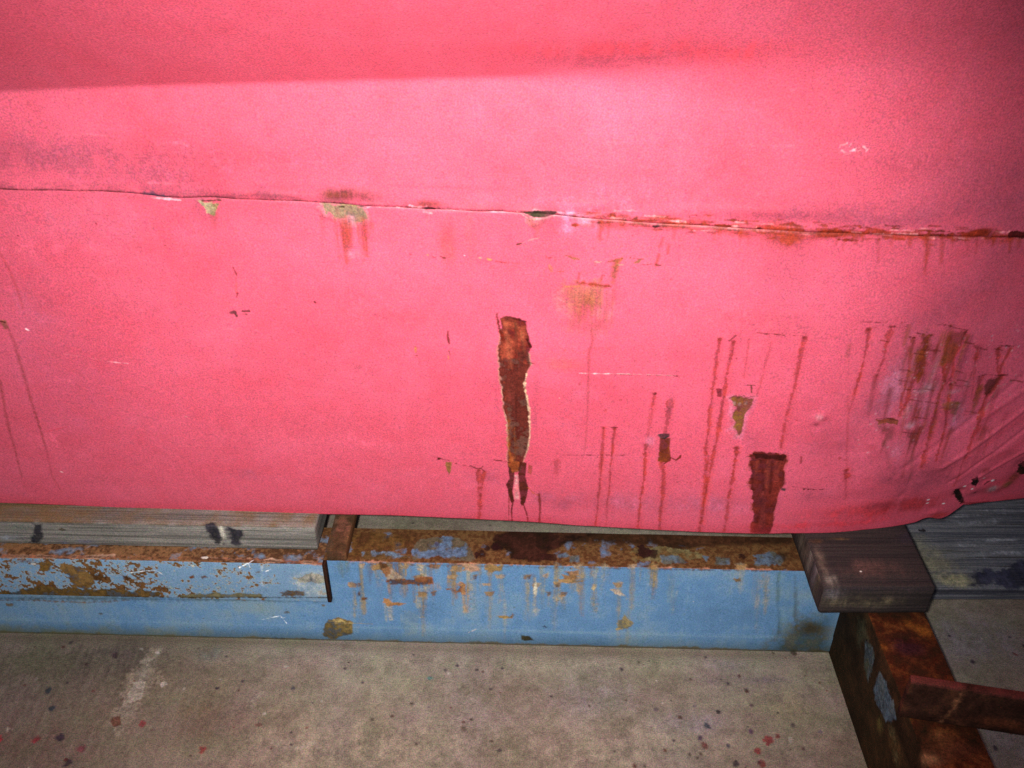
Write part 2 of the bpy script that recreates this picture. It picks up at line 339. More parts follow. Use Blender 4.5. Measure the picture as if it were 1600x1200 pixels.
D0 = [(1282, 652, 9, 9, 4), (1272, 668, 10, 6, -2), (1310, 690, 12, 10, 2), (1390, 640, 30, 30, -5), (1370, 700, 22, 26, 4), (1440, 690, 20, 30, -5), (1480, 640, 30, 30, 6), (1340, 780, 50, 20, -3),
      (1420, 760, 30, 20, 5), (1500, 740, 18, 16, 5), (1520, 765, 14, 12, 7), (1540, 752, 10, 10, -6), (1500, 768, 8, 9, -7), (1555, 765, 12, 10, 4), (1596, 725, 12, 16, -9), (1460, 800, 12, 8, 4),
      (1130, 790, 60, 18, -2), (880, 790, 40, 20, -2), (1200, 330, 60, 8, 3), (1240, 345, 60, 8, -3), (920, 320, 30, 8, 3), (560, 302, 35, 7, 2), (430, 304, 60, 5, 3), (180, 268, 160, 18, 3), (1110, 330, 60, 8, 2), (1400, 340, 60, 8, 3)]
for q in D0: dent(*q)
# creases fanning out in the lower right corner
RID = [((1600, 640), (1490, 720), 6, 4.5), ((1600, 672), (1500, 745), 5, -3.5), ((1600, 705), (1530, 745), 5, 4), ((1560, 620), (1430, 720), 8, -3), ((1600, 610), (1540, 650), 8, 3), ((1470, 640), (1420, 760), 8, -3)]
RID = [(HP(*a), HP(*b), w*.0008, h*.0005) for a, b, w, h in RID]
F1 = F
def F(x, z):
    y = F1(x, z)
    for a, b, w, h in RID:
        dx, dz = b[0]-a[0], b[1]-a[1]; dd = dx*dx+dz*dz
        t = np.clip(((x-a[0])*dx+(z-a[1])*dz)/dd, -.3, 1.15); d2 = (x-a[0]-t*dx)**2+(z-a[1]-t*dz)**2
        y = y-h*np.exp(-d2/(w*w))
    return y
SEAM = [(0, 293), (100, 295), (200, 299), (260, 306), (350, 308), (450, 312), (530, 316), (600, 321), (670, 325), (760, 328), (840, 331), (900, 337), (1000, 346), (1100, 352), (1200, 358), (1300, 363), (1400, 366), (1500, 368), (1600, 370)]
sm = np.array([HP(*p) for p in SEAM])
zs = lambda x: np.interp(x, np.r_[-1.6, sm[:, 0], 1.7], np.r_[sm[0, 1]-.01, sm[:, 1], sm[-1, 1]-.03])

ht = Tex(-1.5, 1.6, .22, 1.55, .00075, PINK, seed=5, rough=.50, P=HP, cs=.52)
n = ht.n
ht.col *= (1+.05*n['big']+.03*n['med']+.012*n['vert'])[..., None]
ht.col *= 1+(.10*n['big']+.05*n['med'])[..., None]*C3(-.1, 1, 1.1)
ht.ro += .06*n['big']+.04*n['fine']
ht.ht += .012*n['med']+.03*n['big']+.006*n['horz']
DG = (.27, .050, .090); DG2 = (.40, .10, .18)
# broad dirt, scuffs and repainted areas
for u, v, ru, rv, c, a in [(200, 250, 260, 26, DG, .42), (60, 240, 150, 30, DG, .35), (270, 285, 70, 26, DG, .45), (435, 296, 34, 10, DG, .55), (190, 350, 140, 30, DG2, .18), (545, 305, 50, 12, DG, .7), (400, 303, 60, 8, DG, .5),
        (900, 322, 60, 16, DG, .45), (1240, 335, 110, 16, DG, .5), (1400, 340, 110, 18, DG, .4), (1550, 300, 80, 50, DG, .4), (1000, 80, 180, 20, RED, .5), (950, 95, 90, 12, DG, .4),
        (700, 380, 14, 32, (.55, .09, .07), .45), (735, 370, 8, 40, (.6, .08, .09), .35), (1090, 200, 90, 60, DG2, .1),
        (100, 600, 90, 130, MAG, .18), (1210, 420, 30, 50, DG, .25), (1240, 440, 20, 90, DG, .15), (1300, 690, 50, 40, DG, .35), (1420, 580, 50, 120, DG, .5), (1470, 640, 60, 70, MAG, .45), (1430, 750, 60, 50, DG, .55), (1510, 600, 50, 80, DG, .4),
        (1400, 610, 30, 60, LILAC, .3), (1450, 625, 26, 30, LILAC, .22), (1500, 650, 22, 30, LILAC, .22), (1430, 560, 14, 40, LILAC, .22), (1500, 560, 14, 40, MAG, .5), (1405, 700, 18, 30, LILAC, .35),
        (1110, 790, 60, 26, DG2, .5), (960, 785, 120, 24, DG2, .45), (880, 790, 18, 20, DG, .45), (850, 775, 16, 22, DG, .35), (1200, 790, 20, 26, DG, .4), (1340, 800, 90, 22, RED, .6), (1420, 790, 70, 30, (.6, .03, .03), .7), (1470, 805, 20, 10, (.75, .05, .03), .7), (1290, 820, 120, 10, (.70, .03, .04), .5),
        (1270, 775, 22, 18, DG, .5), (1380, 790, 40, 12, (.25, .03, .05), .6), (1360, 640, 30, 26, DG, .35), (1180, 690, 22, 20, DG, .35), (1390, 740, 20, 30, DG, .5), (1565, 400, 40, 120, DG, .3), (1480, 480, 60, 40, DG, .3),
        (320, 330, 20, 20, DG, .4), (385, 740, 26, 14, DG2, .4), (880, 570, 30, 12, (.8, .16, .10), .3), (900, 640, 40, 60, DG2, .15), (760, 745, 30, 20, DG2, .35), (1560, 760, 50, 30, (.45, .03, .05), .5), (60, 480, 40, 60, DG2, .2)]:
    ht.smear(u, v, ru, rv, c, a=a)
Rr = random.Random(31)
for k in range(70):
    u, v = Rr.uniform(0, 1600), Rr.choice([Rr.uniform(130, 330), Rr.uniform(380, 780)]); ln = Rr.uniform(15, 90)
    ht.stroke([(u, v), (u+ln*.5, v+Rr.uniform(-1.5, 1.5)), (u+ln, v+Rr.uniform(-2, 3))], .0005, Rr.choice([(.60, .07, .11), (.80, .14, .20), (.55, .06, .10)]), a=Rr.uniform(.15, .5), soft=.0022, amp=.001, brk=.8)
for k in range(26):
    ht.smear(Rr.uniform(0, 1600), Rr.uniform(140, 780), Rr.uniform(20, 120), Rr.uniform(6, 26), Rr.choice([(.50, .075, .125), (.80, .12, .20), (.60, .08, .12)]), Rr.uniform(.15, .4))
# --- seam
S1 = [p for p in SEAM if p[0] <= 900]
ht.stroke(S1, [.0014]*9+[.0011]*3, (.16, .02, .025), a=.9, soft=.0012, amp=.0009, brk=.9, bn='med')
ht.stroke([(u, v-4) for u, v in S1], .0034, (.20, .035, .055), a=.6, soft=.007, amp=.003, brk=.9, bn='med')
ht.stroke([(205, 299), (225, 302), (245, 303), (262, 307)], [.001, .0026, .003, .001], (.05, .03, .06), a=.9, soft=.003)
ht.stroke([(236, 309), (262, 311), (283, 313)], [.0006, .0012, .0006], (.75, .3, .36), a=.8)
ht.stroke([(340, 307), (400, 303), (450, 306), (470, 309)], [.0008, .0022, .0016, .0006], (.20, .03, .05), a=.85, soft=.004)
for a_, b_ in [((430, 313), (455, 312)), ((640, 320), (667, 322)), ((585, 323), (600, 321)), ((690, 325), (730, 327)), ((560, 324), (585, 322)), ((615, 322), (632, 322)), ((750, 329), (800, 330)), ((818, 331), (830, 340)), ((868, 330), (905, 331))]:
    ht.stroke([a_, ((a_[0]+b_[0])/2, (a_[1]+b_[1])/2+1.5), b_], [.0004, .0012, .0004], (.78, .26, .33), a=.8, amp=.001, h=.05)
ht.blob([(310, 315), (325, 317), (342, 315), (338, 325), (335, 336), (329, 335), (323, 324)], (.55, .45, .18), (.65, .5, .3), amp=.0015, h=-.05)
ht.stroke([(334, 335), (336, 352)], [.003, .001], (.28, .09, .03), a=.6, soft=.007)
ht.stroke([(316, 314), (345, 313)], .0008, (.1, .03, .02), a=.9)
# bare patch 1
ht.smear(545, 304, 34, 9, (.22, .04, .015), .85)
for k in range(26):
    u = rnd.uniform(915, 1290); b_ = np.interp(u, [p[0] for p in SEAM], [p[1] for p in SEAM]); ht.smear(u, b_+rnd.uniform(-6, 14), rnd.uniform(10, 30), rnd.uniform(2.5, 6), (.70, .07, .045), rnd.uniform(.25, .6))
ht.blob([(502, 317), (540, 318), (565, 322), (574, 332), (577, 345), (572, 350), (560, 348), (545, 352), (530, 345), (516, 340), (500, 330)], (.62, .20, .24), a=.55, grow=.002, amp=.004)
ht.blob([(502, 317), (540, 318), (558, 323), (572, 330), (575, 342), (560, 346), (548, 344), (542, 338), (532, 343), (520, 341), (512, 332)], (.52, .37, .22), (.40, .25, .17), amp=.003, soft=.002, h=-.1, rough=.8)
ht.smear(548, 344, 7, 8, (.42, .17, .22), .8)
ht.stroke([(505, 315.5), (530, 317), (558, 321), (572, 324)], [.0008, .0014, .0012, .0006], (.07, .015, .01), a=.95)
ht.stroke([(500, 316), (528, 319), (560, 322)], .0007, (.65, .45, .2), a=.7)
ht.stroke([(530, 323), (537, 323)], .001, (.06, .03, .01))
ht.stroke([(498, 327), (505, 340), (520, 344)], .0022, (.28, .05, .08), a=.6, soft=.004, amp=.002)
ht.stroke([(577, 332), (580, 352), (576, 372)], .0010, (.35, .07, .10), a=.6, soft=.003)
for u, v0, v1, w, a in [(540, 345, 410, 7, .6), (566, 345, 405, 7, .5), (503, 340, 385, 2, .4), (528, 345, 402, 5, .75), (536, 350, 420, 4, .6), (548, 352, 385, 5, .6), (560, 350, 380, 5, .55), (572, 348, 400, 4.5, .7), (578, 350, 395, 3, .45)]:
    ht.stroke([(u, v0), (u+1, (v0+v1)/2), (u+2, v1)], [w*.0009, w*.0007, .0004], (.50, .065, .035), a=a, soft=.005, nz='vert', amp=.003, brk=.8)
ht.smear(552, 398, 10, 6, (.9, .25, .35), .35)
# hole 2
ht.smear(668, 318, 16, 6, (.40, .05, .04), .8)
ht.blob([(659, 325), (664, 322.5), (674, 322.5), (681, 325), (678, 328), (664, 328)], (.035, .006, .010), amp=.0008, soft=.001, h=-.3)
ht.stroke([(662, 331), (674, 333)], .0012, (.95, .55, .6), a=.7, soft=.002)
# bare patch 3
ht.blob([(812, 328), (866, 330), (858, 342), (846, 352), (838, 362), (826, 348)], (.50, .16, .16), (.56, .22, .26), a=.6, amp=.003, soft=.003)
ht.blob([(814, 327), (830, 328), (848, 327), (868, 331), (866, 336), (852, 339), (830, 338), (820, 334)], (.16, .14, .06), (.07, .06, .03), amp=.0012, soft=.001, h=-.25, rough=.85)
ht.stroke([(812, 327.5), (840, 329), (868, 330.5)], [.0006, .0010, .0016], (.03, .02, .01), a=.9)
ht.stroke([(806, 327), (818, 337), (828, 343), (848, 342), (868, 337)], .0008, (.92, .55, .5), a=.7)
ht.stroke([(828, 345), (836, 358), (838, 368)], [.004, .003, .001], (.45, .10, .06), a=.65, soft=.005)
for u, v, ru, rv, c, a in [(860, 350, 12, 20, DG, .5), (888, 345, 9, 24, (.42, .15, .26), .75), (900, 335, 12, 6, LILAC, .5), (917, 343, 12, 7, (.72, .28, .40), .6), (936, 352, 9, 8, (.4, .12, .22), .6)]: ht.smear(u, v, ru, rv, c, a)
ht.stroke([(808, 382), (815, 380)], .0012, (.2, .04, .03)); ht.stroke([(815, 380), (832, 374), (845, 371)], .0006, (.92, .4, .4), a=.7)
# rusty cracked stretch of the seam, right half
Rr = random.Random(5)
for k in range(230):
    u = Rr.uniform(890, 1600); base = np.interp(u, [p[0] for p in SEAM], [p[1] for p in SEAM]); v = base+Rr.gauss(-1, 6.5)
    ln = Rr.uniform(6, 34); c = Rr.choice([(.45, .05, .02), (.30, .025, .015), (.55, .07, .03), (.22, .03, .02)])
    ht.stroke([(u, v), (u+ln*.5, v+Rr.uniform(-1.5, 2)), (u+ln, v+ln*.04)], [.0005, Rr.uniform(.0008, .0024), .0005], c, a=Rr.uniform(.6, 1), soft=.0015, amp=.0012, h=-.04)
for k in range(40):
    u = Rr.uniform(930, 1600); base = np.interp(u, [p[0] for p in SEAM], [p[1] for p in SEAM])+Rr.gauss(0, 4)
    ht.smear(u, base, Rr.uniform(7, 22), Rr.uniform(3, 7), (.80, .075, .045), Rr.uniform(.25, .65))
for k in range(30):
    u = Rr.uniform(930, 1600); base = np.interp(u, [p[0] for p in SEAM], [p[1] for p in SEAM])+Rr.gauss(-1, 6)
    ht.stroke([(u, base), (u+Rr.uniform(10, 40), base+1)], .0006, (.92, .30, .34), a=.6, soft=.0015, amp=.001, h=.04)
ht.stroke([(900, 338), (1000, 350), (1100, 358), (1200, 361), (1300, 366), (1450, 367), (1600, 370)], .0006, (.16, .015, .015), a=.85, soft=.0013, amp=.0012, brk=1.3, bn='med')
for u, v, w in [(1026, 354, 7), (1186, 357, 4), (1288, 364, 9), (936, 348, 4)]: ht.ellipse(u, v, w, 2, (.03, .004, .006), soft=.001)
ht.smear(1225, 374, 30, 16, (.60, .07, .03), .9)
for k in range(70):
    u = Rr.uniform(1150, 1600) if k % 2 else Rr.uniform(900, 1600); b_ = np.interp(u, [p[0] for p in SEAM], [p[1] for p in SEAM]); ln = abs(Rr.gauss(0, 16))+5
    ht.stroke([(u, b_+2), (u-1, b_+ln*.5), (u-2, b_+ln)], [.0022, .0014, .0004], (.55, .06, .03), a=Rr.uniform(.3, .75), soft=.004, nz='vert', amp=.002); ht.smear(1300, 364, 16, 4, (.55, .05, .02), .3); ht.smear(1530, 364, 16, 4, (.55, .05, .02), .3); ht.stroke([(1580, 366), (1600, 368)], .003, (.15, .01, .01), a=.8, soft=.003)
# second line of chips
for a_, b_, c, w in [((640, 397), (643, 397), (.35, .04, .05), 2), ((665, 398), (672, 397), (.75, .55, .15), .8), ((672, 397), (680, 403), (.2, .03, .03), .9), ((688, 401), (696, 403), (.2, .03, .03), .9), ((724, 399), (730, 399), (.95, .75, .8), 1),
        ((748, 402), (752, 403), (.8, .5, .3), .6), ((760, 403), (767, 406), (.6, .35, .1), .9), ((775, 409), (812, 411), (.25, .03, .04), .6), ((853, 403), (864, 402), (.2, .03, .03), .8), ((884, 399), (904, 405), (.35, .16, .05), 2.2),
        ((942, 410), (950, 411), (.3, .04, .03), .7), ((950, 409), (972, 404), (.5, .12, .04), 3), ((985, 403), (1006, 405), (.2, .06, .03), 1.1), ((1004, 414), (1020, 412), (.15, .03, .03), .8), ((1020, 412), (1034, 415), (.2, .04, .03), .7), ((1000, 406), (992, 410), (.35, .15, .06), 2),
        ((930, 409), (945, 409), (.9, .5, .4), .7), ((964, 414), (976, 413), (.9, .5, .35), 1.2), ((869, 424), (880, 424), (.5, .1, .08), .7), ((858, 415), (862, 424), (.85, .22, .16), 3)]:
    ht.stroke([a_, ((a_[0]+b_[0])/2, (a_[1]+b_[1])/2+.8), b_], [w*.0005, w*.001, w*.0005], c, a=.85, amp=.001)
ht.stroke([(962, 413), (960, 425), (957, 442)], [.004, .005, .002], (.45, .12, .04), a=.85, soft=.004, nz='vert', amp=.003)
for a_, b_ in [((1030, 398), (1024, 415)), ((1045, 382), (1043, 396)), ((1036, 372), (1030, 385)), ((905, 428), (903, 440)), ((941, 430), (938, 441))]: ht.stroke([a_, b_], .0011, (.42, .05, .03), a=.75, soft=.0025)
ht.speckle([(850, 360), (1060, 440)], 110, (.0004, .0011), (.5, .06, .06), .6, seed=9)
# lower-centre faded rust curtain
ht.blob([(878, 450), (912, 443), (958, 448), (962, 475), (958, 500), (945, 515), (930, 525), (910, 520), (885, 515), (880, 490), (864, 478), (864, 458)], (.52, .10, .11), (.42, .11, .14), a=.6, soft=.010, nz='vert', amp=.006, brk=.7, bn='vert')
ht.blob([(880, 448), (940, 446), (942, 470), (928, 482), (918, 478), (906, 500), (895, 480)], (.66, .14, .08), (.62, .19, .08), a=.6, soft=.009, nz='vert', amp=.008)
ht.smear(919, 472, 10, 14, (.52, .16, .05), .6); ht.smear(872, 465, 9, 16, (.42, .14, .18), .5)
for u, v0, v1 in [(886, 455, 490), (898, 460, 510), (905, 450, 520), (913, 460, 500), (925, 450, 515), (938, 447, 520), (948, 455, 522), (957, 452, 505), (931, 470, 530), (944, 480, 520)]:
    ht.stroke([(u, v0), (u-.5, (v0+v1)/2), (u-1, v1)], [.0006, .0010, .0003], (.42, .13, .10), a=.5, soft=.0022, amp=.001)
ht.stroke([(900, 442), (915, 443), (938, 446), (955, 448)], [.0012, .0016, .0018, .0006], (.42, .05, .02), a=.95, soft=.003, amp=.002)
ht.stroke([(884, 448), (905, 447)], .001, (.8, .25, .1), a=.7)
ht.stroke([(924, 515), (926, 532), (920, 552), (918, 640), (914, 705)], [.0012, .0012, .0012, .0008, .0003], (.50, .075, .075), a=.7, soft=.0028)
ht.speckle([(870, 540), (960, 556)], 26, (.0004, .0010), (.72, .10, .03), .8, seed=19)
# --- the big rust scab
SC = [(783, 498), (797, 495), (806, 497), (822, 500), (822, 512), (828, 532), (831, 541), (826, 552), (829, 570), (823, 580), (820, 595), (820, 612), (827, 640), (827, 680), (824, 702), (816, 722), (812, 735), (798, 735), (795, 715), (794, 690), (790, 650), (784, 610), (781, 580), (779, 560), (782, 535), (783, 515)]
ht.blob(SC[7:26], CREAM, (.9, .3, .25), a=.9, grow=.0018, amp=.002, warp=.3, soft=.0013, h=.18)
ht.blob(SC, RUST_D, (.21, .036, .026), amp=.0022, warp=.3, soft=.0012, nz='med', con=1.2, h=-.22, rough=.9)
ht.blob([(784, 500), (822, 503), (826, 548), (823, 568), (800, 560), (783, 562)], (.30, .032, .02), (.52, .09, .05), a=.9, nz='vert', amp=.003, warp=.3, con=2.2, soft=.004)
for L_, w, c in [([(792, 505), (796, 540), (799, 575)], 4.2, (.58, .13, .07)), ([(811, 512), (817, 540), (818, 560)], 2.6, (.55, .17, .08)), ([(805, 505), (807, 520), (806, 545)], 2.2, (.10, .06, .03)), ([(795, 655), (794, 700), (801, 728)], 1.8, (.55, .13, .03)),
        ([(801, 668), (807, 700), (803, 728)], 2.6, (.50, .14, .05)), ([(788, 590), (789, 620), (793, 655)], 1.0, (.35, .06, .03)), ([(799, 590), (800, 630), (804, 660)], 1.6, (.20, .040, .032)), ([(812, 600), (812, 650)], 2.2, (.12, .022, .014)), ([(808, 600), (806, 690)], .7, (.03, .008, .005))]:
    ht.stroke(L_, [w*.0008, w*.001, w*.0004], c, a=.8, soft=.003, nz='vert', amp=.003, brk=.8)
ht.stroke([(776, 491), (779, 508), (786, 530)], [.0006, .0016, .0028], (.24, .025, .014), soft=.0015)
ht.stroke([(803, 498), (812, 500), (823, 503)], .0012, RUST_D, a=.95); ht.stroke([(826, 566), (836, 569)], [.002, .0003], RUST_D, a=.9); ht.stroke([(823, 530), (829, 542)], .002, RUST_D)
ht.stroke([(823, 585), (819, 600), (826, 640), (828, 680), (824, 705)], .0009, CREAM, a=.8, soft=.001, amp=.0012, h=.1)
ht.smear(836, 640, 5, 70, DG, .3); ht.smear(775, 620, 4, 70, DG, .2)
# two legs under it
ht.blob([(795, 725), (803, 724), (803, 745), (800, 768), (803, 783), (799, 785), (796, 770), (791, 757), (796, 748)], RUST_D, (.14, .02, .012), warp=.3, amp=.0008, grow=.0008, h=-.1)
ht.blob([(811, 722), (822, 724), (820, 745), (825, 762), (820, 785), (815, 790), (812, 770), (810, 745)], RUST_D, (.14, .02, .012), warp=.3, amp=.0008, grow=.0008, h=-.1)
ht.blob([(804, 742), (809, 742), (810, 760), (811, 780), (804, 780), (803, 765)], (.80, .34, .36), (.78, .20, .24), warp=.3, amp=.001, soft=.002)
ht.blob([(797, 722), (812, 722), (809, 737), (801, 737)], (.45, .10, .03), a=.9)
ht.stroke([(801, 783), (799, 800), (800, 815)], [.0018, .0012, .0010], (.22, .02, .015), a=.95); ht.stroke([(795, 775), (795, 800), (795, 813)], .0010, (.45, .05, .03), a=.8)
ht.stroke([(817, 787), (822, 800), (825, 812), (823, 818)], [.0018, .0012, .0012], (.25, .02, .015), a=.95)
ht.stroke([(842, 772), (844, 790), (843, 805), (842, 820)], [.0022, .0020, .0014], (.30, .03, .02), a=.9, soft=.0018)
ht.stroke([(825, 762), (833, 770), (840, 774)], .0009, (.75, .15, .05), a=.8); ht.blob([(827, 726), (832, 728), (830, 742), (825, 738)], (.55, .10, .05), a=.7)
ht.smear(762, 745, 12, 10, DG, .4)
# short marks, left and centre
for L_, w, c in [([(364, 418), (368, 425), (370, 431)], 1.2, (.25, .02, .02)), ([(369, 432), (369, 460)], .6, (.65, .07, .09)), ([(371, 458), (370, 464)], 1.8, (.20, .015, .02)), ([(360, 489), (366, 488), (370, 494)], 2.6, (.10, .03, .03)), ([(379, 486), (390, 486)], 1.6, (.18, .03, .03)), ([(380, 491), (386, 491)], .9, (.25, .05, .05)),
        ([(384, 468), (385, 469)], 1.2, (.3, .03, .03)), ([(492, 472), (493, 473)], 1.6, (.2, .02, .02)), ([(257, 383), (259, 384)], 1.6, (.35, .04, .05)), ([(376, 381), (378, 382)], 1.1, (.35, .04, .05)), ([(700, 517), (699, 525), (702, 537)], 1.5, (.22, .02, .02)), ([(701, 548), (704, 556)], 1.5, (.25, .03, .02)),
        ([(700, 556), (701, 562)], 1.5, (.8, .35, .1)), ([(649, 542), (650, 550)], 2., (.75, .28, .08)), ([(647, 555), (652, 556)], .7, (.4, .05, .05)), ([(681, 278), (683, 279)], 1.3, (.3, .04, .05)), ([(505, 535), (511, 534)], .8, (.45, .05, .06)), ([(873, 622), (874, 622)], 1.6, (.95, .7, .75)),
        ([(905, 583), (1000, 585), (1055, 587)], .4, (.93, .42, .46)), ([(1052, 587), (1059, 588)], 1.4, (.12, .01, .02)), ([(178, 566), (200, 568)], .7, (.92, .35, .42)), ([(100, 553), (178, 566)], .4, (.86, .20, .26)), ([(95, 737), (98, 738)], 1.4, (.95, .6, .62)), ([(40, 514), (45, 516)], 1.5, (.9, .55, .6)), ([(290, 651), (294, 652)], .8, (.92, .5, .5)), ([(70, 675), (104, 667)], .6, (.55, .05, .09))]:
    ht.stroke(L_, [w*.0006, w*.001, w*.0006], c, a=.92, soft=.0012, amp=.0007)
for u, v in [(150, 350), (28, 368), (1245, 657), (1130, 713), (1320, 742), (1018, 668), (1150, 560), (1058, 588), (640, 455), (905, 600)]: ht.ellipse(u, v, 1.6, 1.6, (.25, .02, .03), .8, soft=.001)
# long drips at the left edge
ht.stroke([(0, 395), (16, 425), (28, 455), (36, 482)], [.001, .0013, .0013, .0008], (.42, .05, .06), a=.6, soft=.003)
ht.stroke([(2, 506), (12, 512), (22, 535), (34, 575), (44, 610), (58, 655), (66, 680), (74, 710)], [.003, .002, .0017, .0016, .0017, .0014, .0012, .0007], (.30, .05, .035), a=.85, soft=.003, brk=.3)
ht.stroke([(74, 710), (82, 745), (96, 768)], [.0008, .0008, .0004], (.5, .06, .06), a=.5, soft=.003)
ht.stroke([(0, 595), (8, 640), (14, 670), (24, 705), (34, 745)], [.002, .0018, .0017, .0013, .0006], (.32, .055, .035), a=.8, soft=.003, brk=.3)
ht.blob([(0, 500), (10, 502), (16, 516), (4, 514)], (.5, .2, .10), a=.7); ht.stroke([(0, 502), (8, 504)], .001, RUST_D)
# thin drips: list of polylines with half widths in mm
DR = (.14, .013, .009)
for L_, w, a in [([(748, 735), (749, 770), (748, 811)], 1.3, .9), ([(757, 738), (753, 755), (751, 780)], 1.2, .7), ([(943, 668), (941, 700), (938, 745), (934, 790), (930, 822)], 1.0, .9), ([(960, 670), (957, 700), (953, 745), (948, 790)], .9, .75),
        ([(948, 790), (946, 824)], .7, .4), ([(1022, 616), (1018, 640)], 1.0, .7), ([(1018, 640), (1012, 680)], 1.2, .35), ([(1010, 695), (1006, 740), (1000, 790), (997, 826)], 1.0, .9), ([(1047, 628), (1043, 655), (1040, 678)], 1.5, .7), ([(1034, 722), (1037, 740), (1035, 775), (1030, 830)], 1.5, .92),
        ([(1124, 530), (1120, 555), (1113, 610), (1107, 670), (1103, 705), (1101, 760), (1096, 800), (1092, 830)], 1.0, .95), ([(1146, 535), (1140, 560), (1132, 610), (1124, 660), (1115, 710), (1104, 760), (1098, 800), (1094, 830)], 1.2, .85), ([(1100, 700), (1106, 712), (1104, 760), (1098, 800)], .8, .6),
        ([(1151, 700), (1147, 730), (1140, 770), (1132, 830)], 1.2, .9), ([(1256, 528), (1250, 560), (1242, 600), (1232, 640), (1226, 660), (1220, 700)], 1.2, .9), ([(1357, 515), (1354, 540), (1345, 580), (1335, 615)], 1.0, .8), ([(1335, 615), (1328, 640)], .8, .4), ([(1392, 515), (1385, 535), (1380, 560), (1370, 590)], 1.3, .6),
        ([(1205, 535), (1198, 560), (1190, 590), (1182, 620)], .8, .35), ([(1170, 530), (1166, 560), (1162, 590)], .7, .35), ([(1322, 735), (1323, 745)], 2.0, .9), ([(1322, 745), (1321, 780)], .8, .4), ([(1325, 620), (1323, 730)], .8, .25), ([(1427, 530), (1423, 560), (1417, 590), (1410, 620), (1405, 650)], 1.3, .7),
        ([(1436, 560), (1428, 590), (1420, 615), (1412, 640)], 1.6, .8), ([(1483, 530), (1474, 560), (1476, 595), (1468, 615), (1460, 650), (1450, 690), (1440, 730)], 1.4, .85), ([(1508, 520), (1500, 540), (1490, 560), (1487, 590), (1478, 600)], 1.3, .85), ([(1485, 600), (1480, 640), (1474, 680), (1462, 720)], 1.2, .8), ([(1528, 540), (1524, 560)], 1.8, .7), ([(1524, 560), (1518, 620)], .8, .35),
        ([(1560, 545), (1558, 580), (1562, 590)], 1.1, .85), ([(1578, 545), (1568, 565), (1562, 580)], 1.1, .7), ([(1563, 590), (1552, 605), (1540, 620), (1534, 640), (1530, 660), (1518, 690), (1508, 715)], 1.6, .95), ([(1508, 715), (1497, 745), (1490, 760)], .8, .5), ([(1533, 590), (1526, 610), (1520, 630)], 1.2, .6), ([(940, 715), (940, 730)], .6, .4), ([(870, 720), (868, 740)], 1.5, .4)]:
    P_ = []
    for (ua, va), (ub, vb) in zip(L_[:-1], L_[1:]):
        ns = max(1, int(abs(vb-va)/9)); P_ += [(ua+(ub-ua)*k/ns+rnd.gauss(0, .55), va+(vb-va)*k/ns) for k in range(ns)]
    P_.append(L_[-1]); W_ = [w*.0022*rnd.uniform(.55, 1.45)*(1.25 if k < 2 else 1)*(1-.35*k/len(P_)) for k in range(len(P_))]
    if a > .7 and w > .8: ht.ellipse(L_[0][0], L_[0][1], 3.2, 3.6, (.28, .03, .02), .8, soft=.0015)
    ht.stroke(P_, W_, DR, (.26, .030, .014), a=min(1, a*1.3), soft=.0016, nz='fine', amp=.0008, brk=.25)
    ht.stroke([(u+1.5, v) for u, v in L_], w*.003, (.70, .060, .065), a=a*.5, soft=.008)
# tee heads above drips and dotted score lines
for L_, w in [([(736, 728), (744, 732), (752, 732), (757, 736)], 1.2), ([(752, 732), (754, 729)], 1.2), ([(955, 668), (964, 668)], 1.0), ([(1386, 511), (1400, 511)], .8), ([(1433, 520), (1447, 524), (1458, 524)], .9), ([(1482, 509), (1500, 514), (1512, 516)], 1.2), ([(1464, 507), (1478, 508)], .5), ([(1558, 540), (1583, 541)], .9), ([(1530, 588), (1540, 585), (1560, 587), (1574, 586)], 1.1),
        ([(1421, 527), (1430, 528)], .9), ([(1476, 596), (1484, 594), (1495, 600)], .9), ([(1412, 609), (1425, 609), (1437, 608)], .7), ([(1492, 630), (1500, 630)], .9), ([(678, 714), (690, 717), (700, 719)], .9), ([(712, 724), (716, 725)], .7), ([(724, 727), (738, 730)], .6), ([(772, 719), (784, 720)], .7), ([(787, 721), (797, 723)], .7),
        ([(1183, 520), (1202, 522)], .6), ([(1207, 522), (1226, 524)], .6), ([(1236, 760), (1270, 765), (1285, 765)], .8), ([(1345, 503), (1376, 504)], .5), ([(880, 711), (920, 711), (975, 711)], .35), ([(955, 585), (1052, 587)], .35), ([(1140, 532), (1150, 524)], 1.4), ([(1022, 616), (1024, 615)], 1.6)]:
    ht.stroke(L_, w*.001, (.17, .018, .018), a=.9, soft=.0013, amp=.0010)
for p in [((1120, 515), (1340, 525)), ((1030, 740), (1110, 760)), ((840, 705), (990, 735)), ((1230, 745), (1340, 775)), ((1340, 500), (1420, 515))]: ht.speckle(p, 34, (.0004, .0011), (.40, .04, .04), .75, seed=int(p[0][0]))
ht.blob([(684, 715), (688, 715), (687, 718), (684, 718)], RUST_D)
ht.blob([(697, 722), (706, 722), (705, 734), (702, 742), (699, 735)], (.42, .17, .05), (.5, .2, .07), amp=.001)
ht.blob([(1076+45, 608), (1128, 608), (1127, 620), (1121, 619)], (.15, .012, .02), a=.9)
ht.ellipse(946, 641, 3.5, 5, (.5, .06, .07), .6); ht.ellipse(969, 625, 3, 2, (.6, .08, .08), .6)
ht.smear(1017, 690, 7, 12, LILAC, .4); ht.smear(1046, 640, 5, 30, DG, .5)
